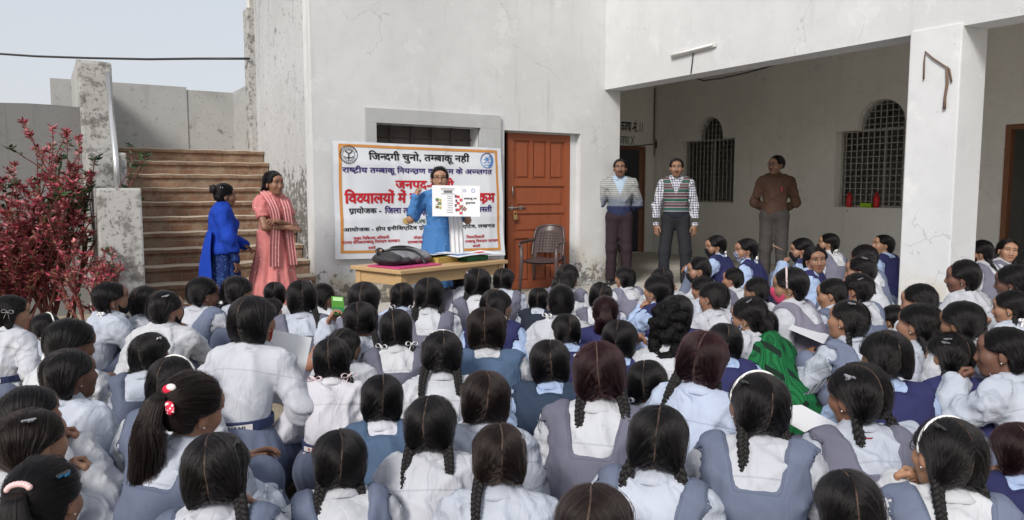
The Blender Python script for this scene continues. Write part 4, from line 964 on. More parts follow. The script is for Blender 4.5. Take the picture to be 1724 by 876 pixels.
    # skirt
    k = Fld((-.46, -.24, 0), (.46, .68, .52 + dz), .0135)
    k.ell(P0 + np.array([0, .0, -.02]), (.172, .140, .105 if legs == 'kneel' else .118), 0)
    if legs == 'cross':
        for sx in (-1, 1): k.cone(P0 + np.array([.08 * sx, .03, -.005]), (.26 * sx, .24, .115 + dz), .095, .080, .06); k.cone((.26 * sx, .24, .10 + dz * .6), (-.04 * sx, .36, .065), .070, .055, .05)
        k.cone(P0 + np.array([0, .1, -.04]), (0, .30, .07), .09, .07, .06)
    elif legs == 'up':
        for sx in (-1, 1): k.cone(P0 + np.array([.08 * sx, .03, -.005]), (.10 * sx, .34, .335 + dz), .090, .058, .06); k.cone((.10 * sx, .34, .33 + dz), (.09 * sx, .46, .05), .056, .060, .06)
        k.cone(P0 + np.array([0, .15, .02]), (0, .33, .29), .07, .055, .07); k.cone((0, .34, .27), (0, .42, .06), .06, .07, .07)
    else:
        for sx in (-1, 1): k.cone(P0 + np.array([.08 * sx, .02, -.02]), (.11 * sx, .36, .085), .105, .085, .06); k.cone((.11 * sx, .34, .07), (.09 * sx, -.14, .05), .07, .06, .05)
        k.cone((0, 0, .12), (0, -.02, .10 + dz), .15, .14, .06)
    ang = np.arctan2(k.Y - .12, k.X); pleat = .006 * (1 - 2 * np.abs(np.sin(ang * 11 + 1.2 * np.sin(k.Z * 14 + seed)))) * np.clip((P0[2] + .10 - k.Z) / .12, 0, 1)
    k.F = np.maximum(k.F + pleat + k.folds(.004, seed + 5, (.08, .2), .6, 4), .004 - k.Z); p.skirt = Geo(*k.mesh())
    p.hand = []
    for i, ((j, el, wr), st) in enumerate(zip(J, hands)): p.hand.append((wr, (wr - el) / np.linalg.norm(wr - el), st, i))
    p.P0 = P0; p.a1 = a1; p.full = (f.lo, f.h, shirt_f); return p
def Fldview(f, s):
    g = Fld.__new__(Fld); g.lo, g.h = f.lo, f.h * s; g.F = f.F[::s, ::s, ::s].copy(); return g
def hand_place(wr, d, st, side, palm=None, big=1.0):
    """side 0 = left (x<0), 1 = right.  palm: direction the palm faces"""
    Y = Vector(d).normalized(); Zp = Vector(palm if palm is not None else ((.45 if side == 0 else -.45), -.25, -.8)); Zp = (-(Zp - Y * Zp.dot(Y))).normalized(); X = Y.cross(Zp)
    M = Matrix((X, Y, Zp)).transposed().to_4x4(); M.translation = Vector(wr) - Y * .006
    sx = 1 if side == 0 else -1
    M = M @ Matrix.Diagonal((sx * .92 * big, .92 * big, .92 * big, 1)); return HANDS[st].tf(M)

# ------------------------------------------------------------------ seated students
def hp(a1, a2, a3, dz=0):
    d = lambda a: np.array([0, math.sin(R(a)), math.cos(R(a))]); N = np.array([0, 0, .105 + dz]) + .215 * d(a1) + .19 * d(a2); return N + .105 * d(a3) + np.array([0, .022, .022])
def mk(a, arms, **kw):
    h = hp(*a, kw.get('dz', 0)); return seated(*a, arms(h) if callable(arms) else arms, **kw)
LAP = [((-.23, .08, .22), (-.07, .24, .20)), ((.23, .08, .22), (.07, .24, .19))]
HUG = [((-.20, .24, .27), (-.05, .40, .35)), ((.21, .23, .27), (.05, .41, .33))]
chin = lambda h, s, o=0.0: ((.17 * s, h[1] + .17, h[2] - .36), (.055 * s + o, h[1] + .10, h[2] - .165))
POSE_DEF = {
 'A': lambda: mk((6, 20, 8), LAP, seed=1), 'A2': lambda: mk((10, 26, 4), LAP, seed=2),
 'B': lambda: mk((12, 28, 4), HUG, legs='up', seed=3), 'B2': lambda: mk((18, 36, 6), HUG, legs='up', seed=4),
 'C': lambda: mk((14, 30, 10), lambda h: [LAP[0], chin(h, 1)], legs='up', seed=5, hands=('relax', 'fist')),
 'C2': lambda: mk((8, 22, 6), lambda h: [LAP[0], ((.20, h[1] + .12, h[2] - .38), (.095, h[1] + .06, h[2] - .15))], seed=6, hands=('relax', 'hold')),
 'D': lambda: mk((12, 30, 8), lambda h: [chin(h, -1, .02), chin(h, 1, -.02)], legs='up', seed=7, hands=('fist', 'fist')),
 'Ds': lambda: mk((10, 26, 8), lambda h: [LAP[0], ((.20, h[1] + .10, h[2] - .30), (.13, h[1] + .16, h[2] - .06))], seed=8, short=True, hands=('relax', 'fist')),
 'E': lambda: mk((16, 30, 2), [HUG[0], ((.25, .26, .40), (.24, .48, .34))], legs='up', seed=9, hands=('relax', 'flat')),
 'K': lambda: mk((10, 20, 6), [((-.23, .06, .42), (-.17, .22, .32)), ((.23, .06, .42), (.17, .22, .32))], legs='kneel', dz=.13, seed=10),
 'K2': lambda: mk((16, 30, 4), [((-.23, .12, .40), (-.15, .30, .32)), ((.23, .12, .40), (.14, .30, .32))], legs='kneel', dz=.12, seed=11),
 'M': lambda: mk((12, 26, 8), lambda h: [LAP[0], ((.23, h[1] + .14, h[2] - .36), (.066, h[1] + .125, h[2] - .125))], legs='up', seed=17, hands=('relax', 'fist')),
 'G': lambda: mk((6, 18, 6), lambda h: [((-.22, .12, h[2] - .22), (-.19, .22, h[2] - .02)), LAP[1]], seed=12, short=True, hands=('hold', 'relax')),
 'H': lambda: mk((28, 50, 12), HUG, legs='up', seed=13), 'H2': lambda: mk((24, 40, 0), LAP, seed=14),
 'S': lambda: mk((8, 22, 6), LAP, seed=15, short=True),
 'F': lambda: mk((8, 24, 8), lambda h: [((-.19, .20, .30), (-.03, .34, h[2] - .24)), ((.19, .20, .30), (.03, .34, h[2] - .24))], seed=16, hands=('hold', 'hold')),
}
_P = {}
def pose(key):
    if key in _P: return _P[key]
    mir = key.endswith('-'); p = POSE_DEF[key]() if not mir else None
    if mir:
        q = pose(key[:-1]); p = Pose(); flip = lambda v: np.array(v) * [-1, 1, 1]
        p.head, p.N, p.S, p.P0, p.a1, p.a2 = q.head, q.N, q.S, q.P0, q.a1, q.a2
        p.inner = q.inner.mirror(); p.geo = {k: g.mirror() for k, g in q.geo.items()}
        p.hand = [(flip(w), flip(d), st, 1 - i) for w, d, st, i in q.hand]; p.full = (q.full[0], q.full[1], q.full[2][::-1]); p.full[0][0] = q.full[0][0]
    else:
        p.geo = {'shirt': p.shirt, 'skirt': p.skirt, **p.bod}
    p.me = {}; _P[key] = p; return p
def pmesh(p, k):
    if k not in p.me: p.me[k] = p.geo[k].to({'shirt': 'shirt', 'skirt': 'skirt'}.get(k, 'pinafore'), M_CLOTH if k == 'shirt' else M_KNIT)
    return p.me[k]
def child(name, me, parent, M=None, col=None):
    o = bpy.data.objects.new(name, me); link(o, parent)
    if M is not None: o.matrix_local = M
    if col is not None: o.color = (*col, 1)
    return o
CL = {'G': (.150, .152, .205), 'B': (.128, .152, .222), 'N': (.027, .029, .095), 'D': (.035, .055, .095), 'S': (.065, .105, .175), 'K': (.022, .028, .045), 'P': (.18, .172, .225)}
WHITE = [(.475, .495, .545), (.51, .525, .56), (.44, .48, .56), (.49, .51, .55)]; LBLUE = (.34, .44, .64)
HC = {'k': (.0060, .0055, .0062), 'b': (.010, .0068, .0060), 'r': (.0145, .0052, .0064)}
def belt(par, p, flip=False, txt='R.D. GOSWAMI', col='r'):
    lo, h, F = p.full; z = p.P0[2] + .112; k = int((z - lo[2]) / h); cy = p.P0[1] + math.sin(p.a1) * .08
    def rad(th):
        best = .12
        for r in np.arange(.06, .19, .002):
            i, j = int(round((r * math.cos(th) - lo[0]) / h)), int(round((cy + r * math.sin(th) - lo[1]) / h))
            if F[i, j, k] < 0: best = r
            else: break
        return min(best, .165) + .014
    n = 48; rr = np.array([rad(2 * math.pi * i / n) for i in range(n)]); rr = (np.roll(rr, 1) + rr + np.roll(rr, -1)) / 3
    def at(th, dz, off=0.0):
        a = (th / (2 * math.pi) * n) % n; i = int(a); f = a - i; r = rr[i % n] * (1 - f) + rr[(i + 1) % n] * f + off; return (r * math.cos(th), cy + r * math.sin(th), z + dz)
    mb = MB(); H = .019
    for i in range(n):
        a, b = 2 * math.pi * i / n, 2 * math.pi * (i + 1) / n
        mb.add([at(a, -H), at(b, -H), at(b, H), at(a, H)], [(0, 1, 2, 3)], True); mb.add([at(a, H), at(b, H), at(b, H, -.02), at(a, H, -.02)], [(0, 1, 2, 3)])
    b = child('belt', mb.mesh('belt', M_BELT), par); mb = MB(); c0 = -math.pi / 2; W = 1.0
    for i in range(12): a, e = c0 - W + 2 * W * i / 12, c0 - W + 2 * W * (i + 1) / 12; mb.add([at(a, -.012, .002), at(e, -.012, .002), at(e, .012, .002), at(a, .012, .002)], [(0, 1, 2, 3)])
    child('printed_band', mb.mesh('printed_band', M_WBAND), b)
    V, Fc, w = text_mesh(txt); mb = MB(); sc = .020 / .72
    s = -1 if flip else 1
    mb.add([at(c0 + s * (x - w / 2) * sc * 1.25 / .15, s * (y - .36) * sc, .0045) for x, y in V], Fc); child('lettering', mb.mesh('lettering', M_BTXT if col == 'r' else M_BTXK), b)
    mb = MB()
    pts = [at(c0 + .10 * math.cos(t) + .0, .026 * math.sin(t), .007) for t in np.linspace(0, 6.283, 15)[:-1]]; mb.tube(pts, .003, 5, closed=True); child('buckle', mb.mesh('buckle', M_WHITEP), b)
    return b
def floor_at(P):
    q = BI @ Vector((P[0], P[1], 0)); return .12 if (q.x > -2.4 and q.y > -7.2) or (q.y > -1.0 and q.x > XL) else 0.0
PEOPLE = []
def student(x, yt, w, yaw, pk, cloth, hair, label, turn=None, pitch=None, roll=None, skin=None, hc='k', short=False, smin=.88, smax=1.12, zt=None, mask=None, band=None, clip=None, ribbon=None,
            tail=None, glasses=False, belt_=None, seat=None, shirt=None, fl=None, ear=True, tied=None):
    i = len(PEOPLE); r = random.Random(100 + i); p = pose(pk)
    if turn is None: turn = max(-24, min(24, yaw * .3)) if abs(yaw) < 110 else math.copysign(40, yaw)
    pitch = r.uniform(-13, 3) if pitch is None else pitch; roll = r.uniform(-8, 8) if roll is None else roll; yaw += r.uniform(-7, 7); turn += r.uniform(-7, 7)
    RH = Matrix.Rotation(R(-turn), 4, 'Z') @ Matrix.Rotation(R(pitch), 4, 'X') @ Matrix.Rotation(R(roll), 4, 'Y')
    HM = Matrix.Translation(p.head + np.array([0, -.002, -.004])) @ Matrix.Diagonal((1 / .94, 1, 1, 1)) @ RH @ Matrix.Diagonal((.95, .95, .95, 1)); cr = HM @ Vector((0, -.02, .117))
    d = (242 if abs(yaw) < 40 else 256) / w; ry = ray(x, yt + 1); zw = CAM_H + ry.z / ry.y * d
    f0 = (floor_at(ry * d) if fl is None else fl) + (seat or 0)
    s = min(smax, max(smin, (zw - f0) / cr.z)); P = at_z(x, yt + 1, f0 + s * cr.z)
    f1 = (floor_at(P) if fl is None else fl) + (seat or 0)
    if f1 != f0: f0 = f1; s = min(smax, max(smin, (zw - f0) / cr.z)); P = at_z(x, yt + 1, f0 + s * cr.z)
    los = math.atan2(P.x, P.y); hb = los + R(yaw - turn)
    Rb = Matrix.Rotation(-hb, 4, 'Z'); off = Rb @ (cr * s)
    B = Matrix.Translation((P.x - off.x, P.y - off.y, f0)) @ Rb @ Matrix.Diagonal((s * .94, s, s, 1))
    g = HEADS[i % 3].tf(HM).plus(p.inner)
    for wr, dd, st, sd_ in p.hand:
        pal = None
        if st in ('fist', 'hold') and wr[2] > p.P0[2] + .22: pal = (Vector(p.head) - Vector(wr)); pal.z *= .3
        g = g.plus(hand_place(wr, dd, st, sd_, pal))
    body = bpy.data.objects.new('person', g.to('person', M_SKIN)); link(body); body.matrix_world = B
    k = r.uniform(.8, 1.3); sk = tuple(c * 1.15 for c in skin) if skin else (.25 * k, .135 * k * r.uniform(.95, 1.05), .088 * k); body.color = (*sk, 1)
    tag(body, label, 'person', 'students seated in the courtyard'); PEOPLE.append((body, label, P, s))
    # hair
    kind = hair[0]; nm = 'parted%d' % r.randrange(6) if kind == 'p' else {'t': 'pony', 's': 'bob', 'c': 'curly'}[kind]; hcol = HC[hc]; q = r.uniform(.8, 1.3)
    ho = child('hair', HAIR_ME[nm], body, HM @ Matrix.Diagonal((r.uniform(.97, 1.05), r.uniform(.98, 1.03), r.uniform(.96, 1.03), 1)), tuple(c * q for c in hcol))
    if nm in STRANDS: child('strands', STRANDS[nm], ho, None, tuple(c * q for c in hcol))
    sty = {'b': 'back', 'l': 'long', 'f': 'front', 'o': 'loop'}
    for sd_, key in (('l', hair[1:2]), ('r', hair[2:3] or hair[1:2])):
        if key in sty:
            child('braid', BR_ME[sty[key] + sd_], ho)
            if ribbon: sx = -1 if sd_ == 'l' else 1; child('ribbon', BOW_ME[ribbon], ho, Matrix.Translation((.086 * sx, -.078, -.085)) @ Matrix.Rotation(R(25 * sx), 4, 'Z') @ Matrix.Rotation(R(r.uniform(-12, 12)), 4, 'Y'))
    if kind == 's' and ribbon: child('ribbon', BOW_ME[ribbon], ho, Matrix.Translation((.088, -.055, .0)) @ Matrix.Rotation(R(70), 4, 'Z'))
    if tied: child('ribbon', BOW_ME['w'], ho, Matrix.Translation((tied * .088, -.08, -.075)) @ Matrix.Rotation(R(40 * tied), 4, 'Z'))
    if tail: child('ponytail', TAIL_ME[tail], ho); child('strands', TAILS[{'long': .36, 'short': .2}[tail]], ho, None, tuple(c * q for c in hcol))
    if band: child('hairband', BAND_ME[band], ho)
    if clip:
        for c in clip:
            sx = r.choice((-1, 1)) if yaw > -20 else -1
            if yaw > 30: sx = 1
            t = R(r.uniform(25, 50)); rad_ = Vector((sx * math.cos(t) * .088, -.045, .024 + math.sin(t) * .098))
            child('hair_clip', CLIP_ME[c], ho, Matrix.Translation(rad_) @ Matrix.Rotation(R(-sx * 70), 4, 'Y') @ Matrix.Rotation(R(r.uniform(60, 120)), 4, 'Z'))
    if mask: m = child('face_mask', MASK_ME['c' if mask[0] == 'c' else 's'], body, HM, {'k': (.012, .012, .014), 'c': (.03, .035, .08), 'p': (.50, .06, .14), 'b': (.05, .09, .32), 'w': (.7, .72, .74), 'r': (.3, .03, .03)}[mask[-1]])
    if glasses: child('spectacles', GLASS_ME, body, HM)
    if ear and kind != 's':
        mb = EAR_ME
        for sx in (-1, 1): child('earring', mb, body, HM @ Matrix.Translation((.079 * sx, -.004, -.045)))
    # clothes
    wcol = shirt or (LBLUE if cloth[0] == 'N' else WHITE[r.randrange(4)]); v = r.uniform(.94, 1.03)
    child('shirt', pmesh(p, 'shirt'), body, None, tuple(c * v for c in wcol))
    v = r.uniform(.85, 1.15); c0 = cloth[0]
    if c0 in CL: child('pinafore' if c0 not in 'N' else 'vest', pmesh(p, 'vest' if c0 in 'NDSK' else ('wide' if cloth[1:] == 'w' else 'yoke')), body, None, tuple(c * v for c in CL[c0]))
    child('skirt', pmesh(p, 'skirt'), body, None, tuple(c * v for c in CL[c0 if c0 in 'GBP' else 'B']))
    if belt_: belt(body, p, belt_ == 'flip', *( ('R.D. GOSWAMI', 'k') if belt_ == 'k' else ()))
    return body
mb = MB(); mb.ball((0, 0, 0), .0030, 8, 6); EAR_ME = mb.mesh('earring', plain('pearl', (.7, .7, .7), .3, .5, .05)); 
S_ = student
# far left block
S_(22, 494, 60, 75, 'K', 'W', 's', 'kneeling student in white shirt, white bow in bobbed hair, at far left', ribbon='w', belt_='n', seat=.06)
S_(75, 525, 42, 60, 'A', 'W', 'pf', 'seated student with white hairband facing right, behind the girl with a bow', band='w', ribbon='w')
S_(122, 534, 70, 70, 'E-', 'W', 'pf', 'seated student with white ribbon bow stretching one open hand forward, near red shrub', ribbon='w', skin=(.15, .075, .05))
S_(108, 585, 82, 62, 'S', 'W', 'pn', 'seated student in short-sleeved white shirt with plain tied hair, left side', skin=(.13, .065, .045))
S_(182, 471, 60, 85, 'B', 'W', 'pf', 'student in black face mask facing right beside the mottled stair parapet', mask='k', ribbon='w', skin=(.2, .105, .068))
S_(240, 480, 50, 40, 'H', 'B', 'pn', 'student hunched in light blue-grey pinafore behind the masked girl with hair clip', turn=20)
S_(277, 486, 66, 68, 'C', 'W', 'pn', 'student in dark mask with silver hair clip, hand raised to her forehead', mask='k', clip='m', turn=35)
S_(343, 463, 50, 60, 'M', 'B', 'pn', 'student with hands at her face below the blue-shawled woman, blue pinafore')
S_(362, 487, 36, 30, 'A', 'B', 'pn', 'small dark head half hidden between two students in front of the stairs')
S_(400, 462, 52, 48, 'B', 'B', 'pb', 'student in pale blue pinafore with white ribbon, directly below the woman in pink', ribbon='w')
S_(420, 496, 72, 30, 'K2', 'W', 'pn', 'broad-backed student in white shirt with printed belt kneeling tall, facing half right', belt_='k', mask='r', seat=.05, smax=1.2)
S_(246, 557, 66, 20, 'A', 'Bw', 'po', 'seated student in dark blue pinafore with clips and looped braids, left of centre', clip='mm')
S_(292, 597, 80, 32, 'A2', 'B', 'pb', 'seated student in white hairband and blue-grey pinafore behind the polka-dot bow', band='w')
bow_girl = S_(330, 625, 108, 52, 'B', 'Bw', 't', 'seated student with long brown ponytail tied by a red polka-dot bow', tail='long', hc='b', skin=(.27, .14, .09), ear=True)
S_(355, 727, 116, 12, 'C2', 'Bw', 'pnb', 'foreground student with neat centre parting and white mask loop, hand raised to right', mask='w', clip='k', hc='k')
S_(40, 648, 95, 68, 'M', 'W', 'pn', 'student at left edge with both fists against her mouth, white sleeves', skin=(.24, .12, .08))
S_(46, 685, 110, 62, 'M', 'W', 'pn', 'student at left edge resting cheek on clasped hands, nearer of two', skin=(.30, .165, .105), clip='m', hc='b')
S_(66, 770, 138, 35, 'A', 'K', 't', 'bottom-left student with ponytail, pink beads and bright blue hair clip', tail='short', clip='bk', smax=1.0)
# centre left
S_(460, 473, 40, 10, 'A', 'W', 'pn', 'far student with dark parted hair and white collar below the pink dress')
S_(452, 500, 40, 30, 'A2', 'W', 'pn', 'student mostly hidden behind the broad-backed kneeling one, white sleeve showing')
S_(504, 470, 50, -6, 'A', 'Gw', 'pnb', 'student in mauve-grey pinafore with one braid, in front of the flaking wall', clip='m')
S_(546, 475, 44, 55, 'A', 'W', 'pf', 'student turned right beside the raised green card, row by the wall')
S_(613, 472, 50, 10, 'A', 'G', 'pnb', 'student with single braid right of the green card, below the banner')
S_(602, 505, 56, 6, 'G', 'B', 'pb', 'student holding up a green card with her bare left arm')
S_(578, 551, 60, 42, 'B', 'W', 'pn', 'student in white looking right, behind the girl with pink ribbons')
S_(555, 568, 72, 4, 'K', 'W', 'po', 'upright student in white shirt with pink-white ribbons and red lettered belt', ribbon='p', belt_='n', shirt=(.57, .57, .62), seat=-.02, smin=.85)
S_(677, 474, 42, 0, 'A', 'W', 'po', 'far student with two white ribbons in front of the wooden table', ribbon='w', shirt=(.42, .50, .66))
S_(723, 466, 46, 0, 'A', 'G', 'po', 'student in grey pinafore with white yoke directly below the speaker')
S_(778, 443, 36, 6, 'A2', 'G', 'pl', 'farthest student by the right table leg, thin long braid', smax=1.05)
S_(806, 449, 46, 2, 'A', 'Gw', 'pb', 'student with silver clip and grey straps right of the table', clip='m')
S_(664, 519, 58, 0, 'A', 'Gw', 'po', 'student with big white ribbon loops and wide white yoke on grey pinafore', ribbon='w')
S_(747, 553, 68, 5, 'A2', 'W', 'pb', 'student with white hairband and two braids over plain white shirt, centre', band='w')
S_(818, 515, 62, -2, 'B', 'S', 'pn', 'student in high-backed steel blue pinafore with brownish hair, centre', hc='b')
S_(848, 449, 36, 10, 'A', 'Gw', 'pn', 'small student with white yoke just left of the plastic chair')
S_(834, 484, 52, 32, 'H2', 'N', 'pn', 'student in purple-navy vest with white bow, leaning forward, centre', tied=1)
S_(908, 482, 36, 10, 'A', 'K', 'pn', 'student in black-navy pinafore below the plastic chair')
S_(945, 478, 50, 0, 'C', 'W', 't', 'student with white scrunchie and arm bent, right of the black-navy pinafore', tied=-1)
S_(946, 462, 38, 4, 'A', 'W', 'pn', 'dark head peeping above the white scrunchie')
S_(956, 443, 38, 20, 'H2', 'Gw', 'pn', 'far student with wide white yoke in front of the plastic chair', clip='m')
S_(953, 525, 54, -18, 'F', 'N', 'pn', 'student in navy with hands clasped at left of her head, mid centre')
S_(921, 570, 70, 4, 'C2-', 'D', 'pn', 'student in dark teal pinafore with bangled arm raised to her cheek', shirt=LBLUE)
S_(1003, 571, 92, 0, 'A', 'G', 'pbb', 'large student with reddish hair clipped up, grey V-back pinafore, centre right', hc='r', clip='m', smax=1.16)
# centre foreground
S_(645, 627, 82, 0, 'A', 'S', 'pn', 'student in royal blue high-back pinafore and white sleeves, centre foreground', shirt=(.57,.58,.65))
S_(577, 722, 104, -2, 'A2', 'Bw', 'pb', 'bottom student with two thick braids and slate pinafore, left of middle')
S_(724, 663, 94, 2, 'B', 'W', 'pb', 'foreground student in plain white shirt with two braids, middle of the photo')
S_(822, 622, 86, -12, 'C2-', 'W', 'pn', 'student in white shirt touching her left cheek, brown-tinged hair', hc='b')
S_(842, 708, 106, -8, 'A', 'W', 'pbn', 'bottom student in white shirt with silver clip and left braid', clip='m', hc='b')
S_(994, 812, 138, 0, 'A', 'W', 'pn', 'bottom-edge student with reddish brown parted hair, only head showing', hc='b', smax=1.0)
S_(1113, 677, 106, 0, 'C2-', 'Bw', 'po', 'foreground student with sharp centre parting and left hand near her ear, slate pinafore', skin=(.30, .16, .10))
S_(1087, 604, 76, 8, 'A', 'G', 'pon', 'student with small white bow at left ear behind the sharp centre parting', tied=-1)
# centre right
S_(1014, 474, 42, 12, 'A', 'Gw', 'pn', 'far student behind the reddish pony-tailed girl, near the column base', clip='m')
S_(1022, 497, 50, -10, 'F', 'N', 't', 'student with short reddish ponytail and navy vest, hands raised in front', tail='short', hc='r')
S_(1054, 447, 40, -40, 'A2', 'Gw', 'pn', 'far student with grey straps below the man in the striped sweater')
S_(1110, 460, 50, -55, 'C-', 'N', 'pn', 'student in navy vest, light blue sleeves, chin propped on hand, below the checked-shirt man')
S_(1117, 449, 40, -10, 'A', 'W', 'pn', 'dark head directly behind the girl propping her chin')
S_(1044, 537, 60, 4, 'Ds', 'N', 'pn', 'student in navy vest raising bare forearms with hands together')
S_(1144, 493, 52, 0, 'B', 'N', 'pn', 'student in navy behind the curly-haired girl')
S_(1124, 512, 72, 8, 'A2', 'W', 'c', 'student with loose curly black hair over a white shirt', hc='k')
S_(1192, 556, 84, 14, 'K', 'W', 'plf', 'student in pale blue-white shirt with red lettered belt and burgundy hair', hc='r', belt_='flip', shirt=(.46, .53, .68), smin=.84, seat=-.03)
S_(1222, 541, 60, -10, 'A', 'N', 'pn', 'student in navy vest between burgundy hair and the green shawl')
# right block on the veranda edge
S_(1203, 394, 38, -108, 'B', 'N', 'pf', 'student in dark mask and navy vest sitting high, left of the checked mask', mask='k', ribbon='w', turn=-40)
S_(1256, 399, 40, -108, 'A', 'N', 'pf', 'student wearing a checked face mask and navy vest at the veranda', mask='cc', ribbon='w', turn=-40)
S_(1174, 431, 40, -95, 'F', 'W', 'pn', 'student in black mask with clasped hands at the front of the veranda', mask='k')
S_(1235, 449, 40, -75, 'A', 'Gw', 'pn', 'student facing left below the navy masked pair, tied dark hair')
S_(1180, 463, 40, -75, 'A2', 'W', 'pn', 'student whose face overlaps the neighbour in loose white shirt')
S_(1200, 471, 48, -65, 'A', 'W', 'pn', 'student in loose white shirt facing left, right of the curly-haired girl')
S_(1272, 465, 46, -70, 'A2', 'W', 'po', 'student in white with coiled braid in front of the pink mask')
S_(1258, 497, 56, -68, 'M-', 'W', 'pn', 'student in dark mask with hair clip behind the green shawl', mask='cc', clip='m')
shawl_girl = S_(1284, 519, 56, -48, 'D', 'W', 'pn', 'student wrapped in a green shawl with black diamonds, hands at her chin', clip='m')
S_(1348, 399, 40, -104, 'M-', 'N', 'pn', 'student in black mask raising a hand with a pencil', mask='k', shirt=LBLUE)
S_(1371, 413, 38, 155, 'A', 'N', 'pn', 'student in navy vest looking back towards the camera', turn=75, skin=(.2, .105, .07), pitch=0)
S_(1397, 390, 36, -104, 'A', 'G', 'pf', 'student in dark mask with white ribbon and grey pinafore near the back wall', mask='k', ribbon='w', turn=-40)
S_(1453, 411, 40, -75, 'A2', 'B', 'pn', 'student in blue mask half hidden left of the square pillar', mask='b')
S_(1449, 427, 50, -92, 'M-', 'W', 'po', 'student with folded hands and hair clip left of the pillar', clip='m')
S_(1490, 393, 38, -115, 'A', 'N', 'pn', 'tall-sitting student with chin raised, right beside the square pillar', turn=-45, pitch=6, skin=(.3, .17, .11))
S_(1330, 448, 52, -90, 'A2', 'P', 'pn', 'student in bright pink mask and pale hairband, mauve pinafore', mask='p', band='p')
S_(1398, 465, 50, -80, 'E', 'B', 'po', 'student with braided coil writing with a pen on a clipboard', ribbon=None)
S_(1448, 457, 50, -75, 'A', 'B', 'po', 'student in bright blue mask with coiled braid, right of the writing girl', mask='b', clip='m')
S_(1437, 502, 62, -70, 'E', 'B', 'po', 'student with white clip and earring reaching one long white sleeve forward', clip='m')
S_(1507, 512, 50, -75, 'A', 'G', 'pn', 'pale-faced student with straight parting in front of the pillar base', skin=(.3, .17, .11))
S_(1546, 474, 56, -80, 'A2', 'W', 'pn', 'student with clean white parting line directly below the square pillar')
S_(1624, 436, 54, -85, 'B', 'W', 'pf', 'student in white shirt in profile, long braid, right of the pillar', skin=(.14, .07, .05))
S_(1652, 402, 44, -98, 'A', 'G', 'pl', 'student in black mask with long braid right of the pillar', mask='k')
S_(1700, 400, 48, 158, 'F', 'G', 'pf', 'student at right edge turned towards the camera, grey pinafore and braids', turn=70, skin=(.32, .18, .12), pitch=0)
S_(1705, 442, 50, -85, 'A', 'W', 'pn', 'dark-skinned student with white sleeves at right edge, in profile', skin=(.11, .055, .04))
S_(1556, 507, 74, -62, 'A', 'W', 'pl', 'student in plain white with smooth hair, right of the pale-faced girl')
S_(1620, 503, 68, -62, 'A2', 'G', 'po', 'student in grey pinafore with low coiled braid, right centre')
S_(1702, 486, 56, -85, 'M-', 'W', 'pf', 'student with white ribbon at right edge resting on her hand', ribbon='w', skin=(.28, .155, .10))
S_(1607, 556, 76, -48, 'H', 'N', 'po', 'student in navy vest and light blue checked sleeve leaning far forward', clip='mm')
S_(1693, 545, 80, -82, 'M-', 'W', 'pn', 'student in white at right edge with fingers at her lips', skin=(.13, .065, .045))
S_(1492, 553, 76, -42, 'B', 'N', 'pn', 'student in deep navy vest with smooth low-tied hair, right of the white sleeve')
# right foreground
S_(1285, 622, 104, -32, 'B', 'B', 'pl', 'foreground student with thin white hairband, two braids and slate straps', band='w', clip='k', hc='k', turn=-24)
S_(1443, 607, 100, -50, 'E', 'G', 'po', 'foreground student with silver hair clip and red lanyard, grey pinafore', clip='mm', skin=(.2, .1, .068), turn=-28)
S_(1608, 700, 130, -42, 'M-', 'B', 'pb', 'foreground student in round glasses and white hairband, chin on fist', band='w', clip='k', glasses=True, skin=(.34, .185, .115), turn=-24, smax=1.05)
S_(1424, 790, 124, -14, 'A', 'B', 'pn', 'bottom student with smooth dark parted hair, right foreground', smax=1.0)
S_(1710, 708, 90, -20, 'C2-', 'N', 'pn', 'student with wine-red hair and a pen at right edge', hc='r')

# check labels and spacing
if __name__ == '__main__':
    for a in range(len(PEOPLE)):
        for b in range(a):
            dd = (PEOPLE[a][2] - PEOPLE[b][2]).xy.length
            if dd < .30: print('CLOSE %.2f' % dd, PEOPLE[a][1][:40], '|', PEOPLE[b][1][:40])

